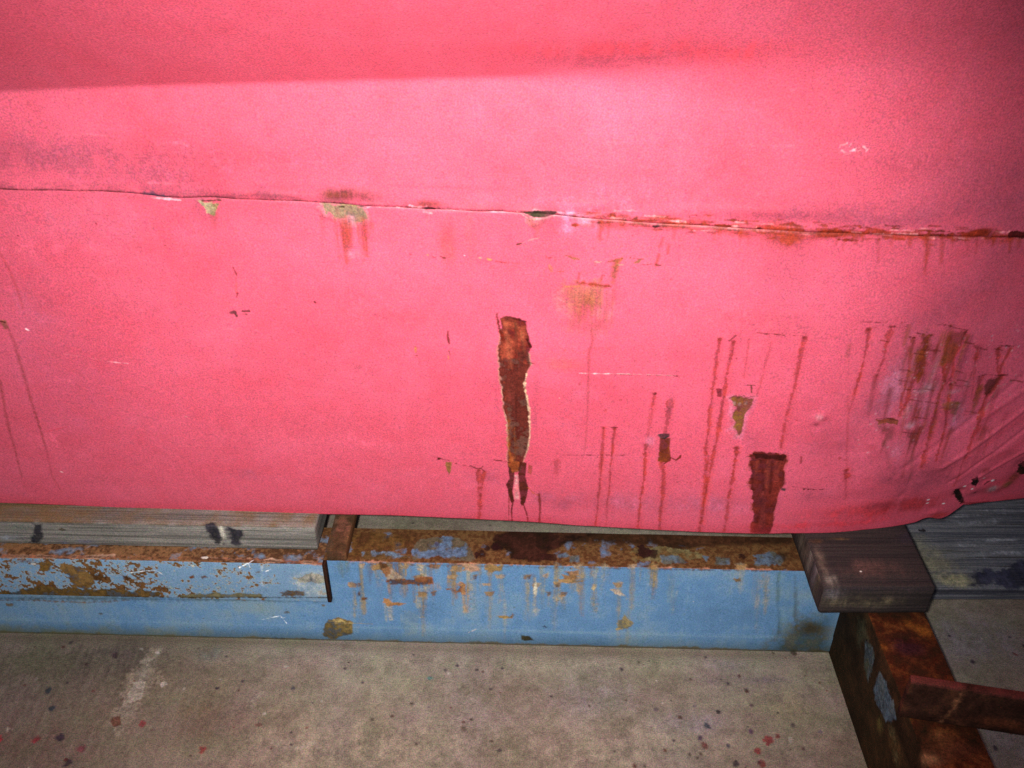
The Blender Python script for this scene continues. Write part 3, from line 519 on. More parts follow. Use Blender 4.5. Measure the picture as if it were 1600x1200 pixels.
# screw head with rust under it
ht.blob([(1031, 684), (1047, 684), (1046, 700), (1048, 720), (1040, 723), (1028, 721), (1030, 705)], (.22, .03, .012), (.38, .07, .02), nz='vert', warp=.2, amp=.0008, h=-.08)
ht.stroke([(1037, 725), (1045, 720), (1048, 715), (1056, 719), (1062, 715), (1063, 712)], [.0016, .0012, .0012, .0016, .0012], (.30, .03, .02))
ht.blob([(1026, 679), (1036, 677), (1046, 677), (1046, 682), (1038, 686), (1031, 684)], (.03, .025, .03), warp=.1, amp=.0006, h=.3)
ht.stroke([(1027, 679), (1032, 684)], .0006, (.9, .6, .5), a=.6)
# olive teardrop
ht.blob([(1141, 620), (1178, 620), (1176, 632), (1164, 652), (1162, 668), (1157, 684), (1148, 684), (1144, 668), (1143, 640)], LILAC, a=.35, grow=.003, amp=.003, soft=.005)
ht.blob([(1143, 622), (1152, 618), (1160, 622), (1177, 620), (1172, 634), (1163, 650), (1160, 668), (1155, 682), (1149, 680), (1147, 660), (1146, 640)], (.34, .095, .030), (.42, .17, .05), amp=.0016, h=-.1)
ht.smear(1153, 660, 5, 14, (.44, .23, .05), .6)
for L_ in [[(1140, 622), (1150, 618), (1153, 622), (1162, 618), (1166, 622), (1178, 619)], [(1168, 602), (1180, 602)], [(1174, 602), (1174, 614)]]: ht.stroke(L_, .001, (.22, .05, .03), a=.9)
for u, v in [(1147, 630), (1155, 632), (1165, 630), (1151, 680)]: ht.ellipse(u, v, 2.2, 3.4, (.75, .45, .42), .6, soft=.002)
# rust funnel at the bottom edge
FU = [(1172, 712), (1182, 706), (1196, 707), (1214, 709), (1230, 712), (1231, 722), (1225, 735), (1226, 755), (1217, 768), (1213, 785), (1209, 800), (1206, 822), (1200, 834), (1174, 834), (1177, 810), (1176, 785), (1175, 770), (1169, 752), (1172, 735)]
ht.blob(FU, (.6, .10, .07), a=.5, grow=.0018, amp=.003, soft=.002)
ht.blob(FU, warp=.45, c1=(.17, .020, .014), c2=(.32, .04, .03), nz='vert', amp=.0026, con=2, h=-.16, rough=.9)
ht.blob([(1176, 708), (1228, 712), (1224, 720), (1180, 716)], (.08, .012, .010), amp=.0016, h=.1); ht.stroke([(1165, 714), (1180, 712)], .0007, RUST_D, a=.8)
for L_, w, c in [([(1182, 722), (1181, 745)], 2.6, (.45, .07, .05)), ([(1200, 722), (1198, 760)], 3.4, (.42, .07, .05)), ([(1214, 722), (1212, 750)], 3., (.40, .06, .05)), ([(1190, 770), (1191, 825)], 4., (.30, .05, .05)), ([(1190, 720), (1192, 765)], 1.2, (.06, .01, .01)), ([(1206, 722), (1203, 770)], 1.2, (.07, .01, .01)), ([(1174, 725), (1176, 765)], 2., (.09, .012, .01))]:
    ht.stroke(L_, w*.001, c, a=.7, soft=.003, nz='vert', amp=.003)
ht.blob([(1221, 762), (1228, 763), (1227, 767), (1222, 767)], (.04, .06, .06), a=.9)
for u in (1256, 1262, 1270): ht.ellipse(u, 765, 1.8, 1.8, RUST_D)
ht.stroke([(1252, 714), (1251, 724)], .0016, (.4, .04, .04), a=.7); ht.ellipse(1312, 716, 3, 3, (.35, .04, .05), .7); ht.ellipse(1320, 719, 2, 2, (.35, .04, .05), .7)
# upper right rust fields
ht.blob([(1438, 524), (1456, 524), (1452, 545), (1447, 560), (1443, 585), (1436, 597), (1428, 592), (1430, 570), (1436, 545)], (.36, .050, .018), (.50, .10, .03), nz='vert', amp=.003, soft=.004, h=-.06)
ht.blob([(1485, 516), (1508, 518), (1498, 540), (1488, 565), (1474, 572), (1474, 550)], (.34, .055, .03), (.44, .11, .05), a=.75, nz='vert', amp=.003, soft=.004)
ht.smear(1475, 560, 5, 16, (.34, .10, .03), .7)
ht.blob([(1424, 530), (1429, 530), (1424, 560), (1420, 552)], (.3, .08, .04), a=.6, soft=.004)
for u, v, ru, rv, a in [(1449, 607, 12, 9, .6), (1437, 612, 10, 4, .5), (1460, 575, 5, 26, .5), (1421, 666, 8, 8, .7), (1420, 640, 5, 14, .35), (1510, 600, 6, 10, .4), (1492, 612, 14, 4, .35)]: ht.smear(u, v, ru, rv, (.52, .30, .38), a)
ht.blob([(1545, 590), (1562, 590), (1550, 612), (1538, 622)], (.12, .022, .015), a=.85, amp=.003, soft=.004)
ht.stroke([(1580, 596), (1560, 604), (1550, 622), (1540, 640)], .0012, (.62, .30, .30), a=.5, soft=.003, amp=.002)
ht.stroke([(1528, 590), (1530, 605), (1522, 625)], .0012, (.16, .03, .05), a=.7, soft=.003)
ht.blob([(1478, 632), (1490, 628), (1500, 632), (1494, 645), (1484, 650)], (.30, .12, .04), a=.7, amp=.003, soft=.003); ht.stroke([(1499, 632), (1492, 645), (1490, 658)], .0013, (.6, .35, .35), a=.5, soft=.003)
ht.blob([(1370, 656), (1395, 652), (1405, 656), (1402, 664), (1385, 660), (1374, 662)], (.34, .05, .02), (.5, .12, .07), amp=.002)
ht.stroke([(1369, 655), (1385, 653), (1402, 657)], .0008, RUST_D, a=.8)
ht.blob([(1375, 664), (1396, 666), (1394, 684), (1384, 694), (1378, 680)], (.20, .07, .05), a=.6, nz='vert', amp=.004, soft=.006)
ht.blob([(1412, 673), (1434, 677), (1432, 690), (1424, 702), (1418, 692)], (.22, .06, .04), a=.7, nz='vert', amp=.004, soft=.005); ht.stroke([(1411, 675), (1434, 678)], .0009, RUST_D, a=.85)
ht.stroke([(1424, 700), (1424, 730), (1421, 750)], [.004, .003, .001], (.34, .12, .09), a=.5, soft=.005, nz='vert', amp=.004)
ht.stroke([(1381, 690), (1390, 730)], .002, (.35, .10, .10), a=.4, soft=.005)
ht.smear(1281, 653, 7, 6, (.62, .30, .36), .5); ht.smear(1290, 655, 5, 6, (.25, .03, .06), .7); ht.smear(1275, 663, 6, 4, (.2, .03, .05), .6)
ht.ellipse(1362, 699, 9, 7, (.45, .04, .06), .3, soft=.004)
ht.speckle([(1360, 560), (1600, 740)], 200, (.0006, .002), (.22, .03, .05), .5, seed=33); ht.speckle([(1380, 540), (1560, 680)], 120, (.0006, .002), (.62, .36, .42), .4, seed=34)
Rr = random.Random(12)
for k in range(60):
    u = Rr.gauss(1470, 60); v = Rr.choice([520, 545, 590, 610, 640, 670])+Rr.uniform(-8, 8); ln = Rr.uniform(15, 80); sl = -.12-.25*max(0, (u-1300)/300)
    ht.stroke([(u, v), (u+sl*ln*.5, v+ln*.5), (u+sl*ln, v+ln)], [Rr.uniform(.002, .006), .0025, .0006], Rr.choice([(.40, .05, .03), (.36, .06, .03), (.46, .10, .04), (.30, .03, .02), (.36, .05, .025)]), a=Rr.uniform(.3, .8), soft=.005, nz='vert', amp=.002, brk=.6)
for k in range(22):
    u = Rr.gauss(1470, 55); v = Rr.uniform(515, 680); ht.stroke([(u-Rr.uniform(5, 12), v-1), (u, v), (u+Rr.uniform(5, 12), v+2)], .0009, (.25, .03, .02), a=.8, soft=.0015)
# broken corner low on the right
for u, v, ru, rv, a in [(1500, 765, 26, 12, .6), (1545, 765, 30, 10, .55), (1590, 735, 18, 20, .6), (1470, 740, 36, 30, .45), (1400, 755, 40, 22, .4)]: ht.smear(u, v, ru, rv, (.22, .03, .045), a)
ht.blob([(1519, 748), (1527, 743), (1530, 752), (1524, 762), (1519, 757)], (.012, .004, .004), amp=.002, h=-.4)
ht.blob([(1491, 768), (1498, 764), (1503, 772), (1508, 785), (1500, 786), (1493, 778)], (.015, .006, .004), amp=.002, h=-.4)
ht.blob([(1589, 728), (1600, 716), (1612, 716), (1612, 738), (1598, 742), (1588, 738)], (.020, .008, .005), amp=.002, h=-.3)
ht.stroke([(1505, 786), (1520, 786), (1545, 784)], .0018, (.03, .006, .004), a=.85, soft=.002); ht.stroke([(1538, 757), (1545, 752), (1556, 750)], .0016, (.05, .01, .01), a=.8)
ht.ellipse(1523, 770, 3, 3, (.03, .006, .005)); ht.smear(1550, 764, 10, 9, (.22, .17, .19), .7); ht.smear(1575, 757, 9, 10, (.24, .12, .04), .8); ht.smear(1540, 735, 12, 8, (.35, .04, .02), .6); ht.smear(1585, 745, 9, 14, (.30, .06, .03), .7)
for u, v, r in [(1538, 747, 1.6), (1551, 751, 2.4), (1507, 760, 2), (1519, 764, 1.5), (1474, 787, 1.8), (1450, 781, 2), (1449, 786, 1.5)]: ht.ellipse(u, v, r*1.6, r, (.85, .72, .75), .95, soft=.001)
for L_ in [[(1600, 652), (1560, 680), (1530, 705)], [(1600, 690), (1562, 712)], [(1560, 640), (1520, 680)]]: ht.stroke(L_, .003, (.42, .03, .05), a=.45, soft=.008)
ht.stroke([(1446, 811), (1455, 812), (1468, 816)], .0016, (.05, .02, .01), a=.9, soft=.002)
# pale scuff on the upper panel
Rr = random.Random(8)
for k in range(16):
    u, v = Rr.uniform(1312, 1360), Rr.uniform(222, 242); ht.stroke([(u, v), (u+Rr.uniform(-7, 7), v+Rr.uniform(-5, 5))], .0005, (.80, .45, .52), a=.45, soft=.0014)
for L_ in [[(940, 95), (1050, 88), (1075, 82)], [(900, 104), (980, 104)], [(620, 290), (700, 292), (800, 296)]]: ht.stroke(L_, .001, DG, a=.5, soft=.005, amp=.002)
# redder, darker band along the bottom edge
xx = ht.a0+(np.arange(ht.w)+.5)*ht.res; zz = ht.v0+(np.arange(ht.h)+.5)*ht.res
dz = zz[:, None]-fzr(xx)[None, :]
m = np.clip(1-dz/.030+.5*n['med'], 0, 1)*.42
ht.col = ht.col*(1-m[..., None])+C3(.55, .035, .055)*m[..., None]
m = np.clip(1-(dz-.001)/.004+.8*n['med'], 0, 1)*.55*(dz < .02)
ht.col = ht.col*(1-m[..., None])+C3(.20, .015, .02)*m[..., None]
hm = ht.material('worn_red_paint', grain=.115, gscale=430, bump=.55, dist=.004, spec=.42)

boat = empty('boat_hull', (0, .35, .27))
tag(boat, 'large pink red painted boat hull with rust streaks and a cracked seam', 'boat')
def sheet(name, rows, X, close_ends=False):
    """rows: list of (y(x), z(x)) arrays, bottom to top"""
    V = np.stack([np.stack([X, y, z], 1) for y, z in rows], 0); R_, Cn = V.shape[:2]
    me = bpy.data.meshes.new(name); idx = np.arange(R_*Cn).reshape(R_, Cn)
    q = np.stack([idx[:-1, :-1], idx[:-1, 1:], idx[1:, 1:], idx[1:, :-1]], -1).reshape(-1, 4)
    faces = q.tolist()
    if close_ends: faces += [idx[:, 0].tolist(), idx[::-1, -1].tolist()]
    me.from_pydata(V.reshape(-1, 3).tolist(), [], faces)
    uvl = me.uv_layers.new(name='UVMap'); li = np.empty(len(me.loops), int); me.loops.foreach_get('vertex_index', li)
    P = V.reshape(-1, 3)[li]; U, Vv = ht.uv(P[:, 0], P[:, 2]); uvl.data.foreach_set('uv', np.stack([U, Vv], 1).astype(np.float32).ravel())
    me.polygons.foreach_set('use_smooth', [True]*len(me.polygons)); me.materials.append(hm); me.update()
    o = bpy.data.objects.new(name, me); COL.objects.link(o); o.parent = boat; o.matrix_parent_inverse = Matrix.Translation(-Vector(boat.location))
    return o
X = np.linspace(-1.5, 1.6, 1100)
nn = 300; zb, zt = fzr(X), zs(X)
rr = np.random.RandomState(4)
gap = np.interp(X, [-1.5, -.6, .1, .3, 1.6], [.004, .004, .0035, .0015, .0015])*(1+.6*smooth(rr.randn(len(X))*2.2, 25))
rows = [(fyb(X)+.9, zb+.25), (fyb(X)+.5, zb+.06), (fyb(X)+.2, zb+.012), (fyb(X)+.05, zb+.004)]
rb = .005
for a in np.linspace(-math.pi/2, 0, 6)[:-1]:
    rows.append((F(X, zb+rb)+rb-rb*math.cos(a), zb+rb+rb*math.sin(a)))
for k in range(nn+1):
    t = k/nn; z = (zb+rb)+(zt+.012-zb-rb)*t
    tuck = np.clip((z-(zt-.004))/.006, 0, 1)*.0035
    rows.append((F(X, z)+tuck, z))
sheet('lower_panel', rows, X)
rows = [(F(X, zt)+.012, zt+.001), (F(X, zt)+.002, zt-.0002)]
for k in range(150):
    z = zt+(1.47-zt)*(k/149)**1.0; f = np.exp(-(z-zt)/.02)
    rows.append((F(X, z)-np.abs(gap)*f, z))
top = F(X, np.full_like(X, 1.47))
rows += [(top+.01, np.full_like(X, 1.482)), (top+.05, np.full_like(X, 1.485)), (top+1.0, np.full_like(X, 1.50)), (fyb(X)+.9, zb+.27)]
sheet('upper_panel', rows, X)
del ht, n

# ================================================================== steel frame
frame = empty('steel_cradle', (0, 0, 0))
tag(frame, 'rusty blue painted steel frame standing on the concrete under the pink hull', 'frame')
BLUE = (.104, .228, .41)
def steelP(ztop, b0):
    def f(u, v, top=False):
        if top: a, b, z = Lz(u, v, ztop); return (a, ztop+b-b0)
        a, b, z = Pb(u, v, b0); return (a, z) if z <= ztop else (Lz(u, v, ztop)[0], ztop+Lz(u, v, ztop)[1]-b0)
    return f
BR = (.13, .055, .02); OC = (.33, .19, .07); DK = (.035, .014, .008); WH = (.75, .74, .66); GN = (.10, .13, .05); OR2 = (.50, .20, .09)
# ---- main channel
ct = Tex(-1.55, .66, -.02, HT+.10, .0007, BLUE, seed=60, rough=.45, P=steelP(HT, 0.), cs=.56)
n = ct.n; zz = ct.v0+(np.arange(ct.h)+.5)*ct.res; xx = ct.a0+(np.arange(ct.w)+.5)*ct.res
ct.col *= (1+.16*n['big']+.10*n['med']+.03*n['vert'])[..., None]
m = np.clip(.12+.5*n['big']+.12*n['vert']+.3*n['med'], 0, 1)[..., None]; ct.col = ct.col*(1-m)+C3(.19, .26, .27)*m
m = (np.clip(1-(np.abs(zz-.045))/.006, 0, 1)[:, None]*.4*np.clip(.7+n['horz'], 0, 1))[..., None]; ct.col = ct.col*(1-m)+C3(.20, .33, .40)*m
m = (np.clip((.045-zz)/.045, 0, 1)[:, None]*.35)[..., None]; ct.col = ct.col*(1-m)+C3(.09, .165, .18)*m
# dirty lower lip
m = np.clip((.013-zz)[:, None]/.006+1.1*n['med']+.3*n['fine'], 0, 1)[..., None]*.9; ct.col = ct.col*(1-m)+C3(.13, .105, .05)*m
wl = np.interp(xx, [-1.5, -.95, -.55, -.4, -.2], [1, 1, .6, .25, 0])[None, :]
m = (np.clip((.035-zz)[:, None]/.02+.9*n['med'], 0, 1)*wl*.55)[..., None]; ct.col = ct.col*(1-m)+C3(.17, .18, .08)*m
# top flange: brown rust with surviving blue
top = (zz > HT-.001)[:, None]
m = top*np.clip(1.75+1.3*n['med']+.5*n['big'], 0, 1); c = C3(.075, .030, .012)*(1-np.clip(.5+1.5*n['fine'], 0, 1)[..., None])+C3(.13, .065, .025)*np.clip(.5+1.5*n['fine'], 0, 1)[..., None]
ct.col = ct.col*(1-m[..., None])+c*m[..., None]; ct.ro = ct.ro*(1-m)+.88*m; ct.ht += -.05*m+.05*n['fine']*m
T = lambda L: [(u, v) for u, v in L]
ct.blob(T([(545, 834), (650, 832), (660, 850), (600, 866), (545, 872)]), (.20, .10, .03), (.12, .05, .02), amp=.006)
ct.blob(T([(636, 862), (665, 845), (700, 838), (728, 848), (738, 862), (742, 873), (690, 872), (650, 872)]), (.09, .15, .25), (.14, .11, .07), amp=.006, con=2.5, nz='med', soft=.002)
ct.blob(T([(562, 862), (610, 860), (640, 872), (570, 874)]), (.11, .18, .26), (.14, .08, .03), amp=.005, con=2.5, soft=.002)
ct.blob(T([(775, 838), (800, 828), (880, 828), (940, 832), (870, 855), (850, 868), (845, 878), (795, 874), (785, 860), (760, 858)]), (.018, .008, .006), (.055, .018, .012), amp=.006, soft=.003, h=-.1)
ct.blob(T([(870, 832), (960, 830), (1240, 836), (1240, 852), (1120, 852), (1060, 862), (1000, 852), (890, 848)]), (.030, .012, .008), (.08, .03, .015), a=.92, amp=.008, soft=.005)
ct.blob(T([(985, 858), (1030, 852), (1060, 858), (1095, 862), (1100, 872), (1040, 880), (990, 878)]), (.30, .26, .12), (.18, .09, .03), amp=.005, a=.85)
for L_ in ([(868, 866), (884, 864), (890, 870), (872, 874)], [(892, 870), (905, 868), (905, 878), (890, 877)], [(1032, 868), (1060, 868), (1075, 880), (1036, 880)], [(1175, 866), (1205, 862), (1228, 872), (1220, 884), (1180, 882)], [(1120, 872), (1140, 872), (1140, 882), (1122, 882)], [(1095, 868), (1108, 870), (1104, 878)]):
    ct.blob(L_, (.08, .16, .26), (.11, .13, .12), a=.8, amp=.004, soft=.002)
for u, v, r in [(750, 866, 10), (775, 855, 8), (683, 850, 4), (1020, 866, 9), (1159, 871, 6), (1005, 862, 12), (760, 857, 6)]:
    ct.ellipse(u, v, r, r*1.3, (.035, .010, .010) if r > 5 else (.05, .05, .09), .95, soft=.0015, h=-.2)
ct.blob(T([(845, 868), (868, 865), (870, 876), (848, 877)]), (.05, .015, .012), amp=.003)
# bare lit edge
ct.stroke([(545, 878), (700, 881), (850, 884), (1000, 887), (1240, 891)], .0014, (.33, .12, .06), (.55, .25, .16), a=.9, soft=.002, nz='med', amp=.0022, brk=.5, bn='med', con=3)
ct.stroke([(545, 881), (850, 887), (1240, 893)], .0012, (.07, .03, .02), a=.7, soft=.002, amp=.002, brk=.8, bn='med')
ct.smear(1225, 870, 14, 12, (.05, .025, .012), .9)
# rust runs down the blue face (u, v0, v1, half width mm, colour)
for u, v0, v1, w, c, a in [(565, 888, 970, 5, (.40, .34, .13), .55), (576, 885, 910, 7, BR, .75), (560, 885, 900, 4, GN, .5), (536, 885, 900, 12, (.16, .20, .12), .5), (602, 885, 905, 8, (.45, .36, .22), .5), (620, 882, 912, 16, (.18, .075, .02), .85), (608, 890, 925, 4, (.5, .42, .3), .6),
        (647, 905, 940, 4, (.33, .19, .05), .7), (612, 915, 935, 8, (.42, .2, .07), .6), (631, 915, 930, 10, (.42, .22, .07), .55), (676, 915, 925, 10, (.45, .25, .09), .55), (655, 885, 900, 5, (.5, .45, .33), .6), (672, 882, 905, 4, (.2, .08, .03), .8), (707, 882, 903, 8, (.17, .07, .02), .9), (700, 905, 920, 5, (.42, .24, .09), .7),
        (727, 920, 955, 4, (.48, .24, .07), .8), (712, 915, 935, 6, (.36, .16, .05), .6), (733, 885, 905, 4, (.45, .36, .2), .6), (764, 885, 912, 4, (.40, .26, .1), .7), (764, 905, 930, 3, (.33, .2, .07), .5), (611, 945, 968, 5, (.55, .48, .33), .6), (603, 940, 970, 3, (.6, .55, .4), .6), (568, 935, 960, 4, (.36, .22, .08), .7),
        (846, 885, 950, 4, (.32, .31, .18), .6), (835, 905, 945, 2.5, (.55, .52, .42), .65), (838, 950, 960, 2, (.6, .57, .45), .5), (895, 905, 925, 8, (.40, .3, .14), .55), (905, 910, 925, 5, (.5, .36, .18), .5), (930, 886, 915, 6, (.36, .33, .2), .6), (928, 915, 955, 4, (.33, .24, .08), .75), (945, 886, 905, 5, (.5, .46, .3), .55), (978, 960, 1000, 8, (.36, .33, .15), .35), (1050, 900, 960, 9, (.28, .38, .36), .4),
        (870, 886, 900, 10, (.3, .34, .25), .4), (1010, 890, 920, 12, (.3, .42, .42), .3), (640, 965, 985, 16, (.28, .35, .3), .35), (1216, 895, 990, 1.6, (.05, .10, .10), .6), (1242, 900, 985, 1.6, (.06, .08, .06), .6), (1228, 900, 985, 12, (.12, .22, .26), .3)]:
    ct.stroke([(u, v0), (u, (v0+v1)/2), (u+1, v1)], [w*.001, w*.0009, w*.0004], c, a=a, soft=.005, nz='vert', amp=.004, brk=.7)
Rr = random.Random(21)
for k in range(80):
    u = Rr.choice([Rr.uniform(552, 790), Rr.uniform(552, 790), Rr.uniform(820, 960), Rr.uniform(960, 1200)]); v = Rr.choice([884, 884, 887, 900, 912, 926]); ln = abs(Rr.gauss(0, 36))+10; w = Rr.uniform(1.5, 5.5)
    ct.stroke([(u, v), (u+Rr.uniform(-1, 1), v+ln*.5), (u, v+ln)], [w*.001, w*.0008, .0003], Rr.choice([(.36, .27, .11), (.40, .34, .2), (.26, .15, .06), (.44, .42, .30)]), a=Rr.uniform(.3, .75), soft=.006, nz='vert', amp=.003, brk=.8)
    if Rr.random() < .5: ct.blob([(u-w*1.6, v-1), (u+w*1.8, v-2), (u+w, v+5), (u-w, v+6)], Rr.choice([(.16, .06, .02), (.26, .11, .035), (.62, .50, .36)]), (.4, .24, .1), a=.85, amp=.003, soft=.0018)
for L_, c1, c2 in [([(596, 880), (612, 881), (614, 892), (604, 896), (597, 890)], (.5, .38, .25), BR), ([(600, 890), (610, 888), (628, 900), (624, 910), (604, 904)], (.6, .48, .36), (.3, .14, .06)), ([(604, 905), (640, 905), (676, 903), (678, 912), (660, 915), (606, 913)], (.15, .05, .015), (.32, .12, .05)), ([(652, 882), (664, 882), (660, 892), (652, 892)], (.7, .65, .5), (.5, .3, .15)), ([(664, 884), (682, 880), (682, 888), (670, 888)], (.25, .1, .04), (.5, .3, .2)),
        ([(694, 918), (710, 922), (722, 910), (728, 915), (728, 930), (720, 927), (712, 926), (698, 922)], (.30, .10, .03), (.55, .3, .14)), ([(726, 880), (732, 884), (746, 884), (750, 890), (738, 892), (728, 888)], (.2, .08, .04), (.5, .3, .2)), ([(758, 886), (786, 883), (784, 891), (766, 894)], (.32, .2, .07), (.4, .25, .1)), ([(754, 912), (766, 910), (766, 916), (756, 916)], (.55, .4, .25), None),
        ([(600, 936), (608, 936), (612, 941), (634, 942), (624, 946), (606, 947)], (.28, .12, .03), (.5, .25, .1)), ([(557, 927), (562, 924), (564, 932), (558, 932)], (.15, .06, .02), None), ([(564, 933), (574, 933), (574, 937), (566, 938)], (.2, .08, .03), None), ([(778, 963), (796, 963), (800, 958), (804, 960), (800, 966), (780, 966)], (.28, .14, .03), (.45, .3, .1)),
        ([(884, 893), (904, 892), (904, 898), (886, 900)], (.10, .05, .03), (.4, .22, .12)), ([(880, 900), (900, 898), (908, 904), (894, 910), (884, 906)], (.6, .45, .3), (.38, .2, .08)), ([(872, 906), (890, 906), (912, 906), (910, 910), (876, 911)], (.45, .28, .12), None), ([(952, 921), (964, 922), (974, 928), (980, 936), (970, 932), (956, 926)], (.80, .74, .62), (.6, .4, .25)),
        ([(836, 905), (840, 918), (838, 930), (834, 935), (835, 915)], (.7, .65, .5), None), ([(925, 912), (932, 914), (928, 925), (925, 920)], (.7, .55, .3), None), ([(962, 969), (972, 967), (976, 961), (982, 969), (990, 974), (984, 982), (964, 984)], (.38, .3, .12), (.5, .4, .2)), ([(510, 968), (530, 966), (552, 972), (552, 990), (520, 997), (504, 992), (503, 980)], (.14, .10, .03), (.28, .2, .07)),
        ([(510, 970), (520, 967), (534, 969), (540, 973), (524, 973)], (.7, .52, .2), None), ([(844, 980), (850, 977), (855, 981), (850, 984)], (.02, .02, .03), None), ([(816, 992), (828, 993), (834, 998), (820, 999)], (.05, .045, .02), None), ([(1148, 905), (1156, 903), (1158, 908), (1150, 909)], (.25, .16, .08), None)]:
    ct.blob(L_, c1, c2, amp=.003, soft=.002, h=.06)
ct.stroke([(520, 974), (560, 974), (582, 975)], .0012, (.55, .42, .2), a=.6); ct.stroke([(732, 987), (744, 982)], .0008, WH, a=.7)
for p in [((560, 885), (1000, 930)), ((550, 930), (900, 975)), ((0, 940), (500, 990))]: ct.speckle(p, 44, (.0005, .0015), (.15, .12, .06), .7, seed=int(p[0][0])+2)
ct.speckle([(540, 890), (1200, 980)], 26, (.0005, .001), WH, .8, seed=77)
ct.blob([(1225, 990), (1250, 968), (1262, 965), (1300, 960), (1300, 1030), (1200, 1020), (1205, 1003)], (.055, .085, .045), (.10, .09, .035), a=.85, amp=.012, soft=.025)
ct.smear(1265, 985, 22, 22, (.06, .045, .02), .8)
# far-left lower face
ct.stroke([(0, 938), (60, 938), (130, 942), (200, 938)], .0012, (.22, .12, .06), a=.85, soft=.003, amp=.002); ct.stroke([(0, 935), (250, 936), (518, 938)], .003, (.035, .06, .075), a=.8, soft=.006, amp=.003)  # second stroke paints the shadow line under the ledge
for u, v, r in [(157, 959, 3), (448, 957, 4), (15, 945, 5), (380, 937, 3), (470, 936, 3), (505, 946, 3)]: ct.ellipse(u, v, r*1.4, r, (.18, .12, .05), .85, soft=.002)
ct.stroke([(409, 968), (425, 965), (438, 962), (443, 968), (448, 974)], [.0003, .0007, .001, .0008, .0003], (.72, .80, .85), a=.9); ct.stroke([(438, 962), (442, 966), (447, 964)], .0006, (.72, .80, .85), a=.9)
ct.stroke([(451, 978), (449, 990)], .0005, (.4, .55, .55), a=.6)
for u, v in [(412, 997), (430, 997), (440, 997), (322, 996), (150, 993), (60, 990), (475, 998)]: ct.ellipse(u, v, 6, 4, (.07, .06, .04), .8, soft=.003)
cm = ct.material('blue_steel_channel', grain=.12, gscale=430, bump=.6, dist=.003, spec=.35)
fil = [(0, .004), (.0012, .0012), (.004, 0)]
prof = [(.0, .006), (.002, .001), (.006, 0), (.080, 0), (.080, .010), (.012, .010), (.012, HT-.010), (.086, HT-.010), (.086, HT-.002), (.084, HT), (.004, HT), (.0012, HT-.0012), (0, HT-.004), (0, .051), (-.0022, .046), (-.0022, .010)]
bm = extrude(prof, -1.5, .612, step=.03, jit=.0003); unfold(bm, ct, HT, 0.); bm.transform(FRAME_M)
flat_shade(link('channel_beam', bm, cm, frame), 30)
del ct

# ---- left ledge angle, bolted to the channel face
b0 = -.014; AZ = HT+.004; a_end = Pb(514, 920, b0)[0]; zb_ = Pb(250, 934, b0)[2]
at_ = Tex(-1.55, .0, zb_-.02, AZ+.10, .0007, (.165, .29, .44), seed=70, rough=.5, P=steelP(AZ, b0), cs=.62)
n = at_.n; zz = at_.v0+(np.arange(at_.h)+.5)*at_.res; xx = at_.a0+(np.arange(at_.w)+.5)*at_.res
at_.col *= (1+.10*n['big']+.06*n['med'])[..., None]
m = np.clip(.5*n['med']+.3*n['vert'], 0, 1)[..., None]*.7; at_.col = at_.col*(1-m)+C3(.22, .28, .31)*m
top = (zz > AZ-.001)[:, None]; m = top*np.clip(1.3+1.2*n['med'], 0, 1)
c = C3(.075, .035, .018)+C3(.13, .07, .03)*np.clip(.5+1.2*n['fine']+.8*n['big'], 0, 1)[..., None]
at_.col = at_.col*(1-m[..., None])+c*m[..., None]; at_.ro = at_.ro*(1-m)+.9*m
# rust breaking through the left part of the face
lw = np.interp(xx, [-1.5, -.75, -.62, -.5, -.4], [.12, .06, -.06, -.38, -.7])[None, :]; hz = np.interp(zz, [zb_, zb_+.03, AZ], [.25, .02, -.12])[:, None]
f = .95*n['med']+.95*n['fine']+.2*n['big']+lw+hz
m = np.clip(f*6-.9, 0, 1)*(~top); at_.col = at_.col*(1-m[..., None])+(C3(.05, .020, .008)+C3(.11, .058, .020)*np.clip(.5+n['fine'], 0, 1)[..., None])*m[..., None]; at_.ht -= .12*m; at_.ro = at_.ro*(1-m)+.9*m
m2 = np.clip(1-np.abs(f*6-.5), 0, 1)*.5*(~top); at_.col = at_.col*(1-m2[..., None])+C3(.45, .42, .25)*m2[..., None]
for L_, c1, c2 in [([(95, 880), (130, 888), (150, 905), (135, 925), (115, 915), (100, 895)], (.14, .07, .02), (.26, .15, .05)), ([(60, 878), (80, 880), (78, 892), (64, 890)], (.20, .11, .03), None), ([(145, 898), (158, 896), (160, 905), (150, 907)], (.10, .045, .015), None), ([(190, 898), (202, 902), (200, 907), (190, 905)], (.09, .04, .015), None),
        ([(295, 901), (302, 898), (304, 903), (298, 905)], (.22, .08, .02), None), ([(310, 901), (320, 899), (324, 903), (314, 906)], (.22, .08, .02), None), ([(438, 926), (446, 922), (476, 924), (476, 932), (438, 932)], (.13, .065, .02), (.22, .14, .05)), ([(460, 903), (478, 898), (500, 897), (508, 900), (508, 910), (490, 912), (475, 908)], (.13, .06, .02), (.28, .2, .08)),
        ([(400, 893), (406, 892), (405, 896), (400, 896)], (.25, .14, .06), None), ([(0, 925), (60, 918), (140, 920), (250, 924), (250, 934), (0, 934)], (.10, .06, .02), (.17, .10, .03)), ([(285, 930), (330, 927), (410, 928), (410, 934), (285, 934)], (.2, .18, .1), None), ([(330, 872), (420, 872), (505, 878), (514, 884), (500, 884), (420, 877)], (.40, .15, .08), (.55, .36, .25)), ([(0, 866), (100, 868), (180, 868), (180, 873), (0, 872)], (.40, .16, .09), (.5, .32, .22))]:
    at_.blob(L_, c1, c2, amp=.004, soft=.002, h=-.05)
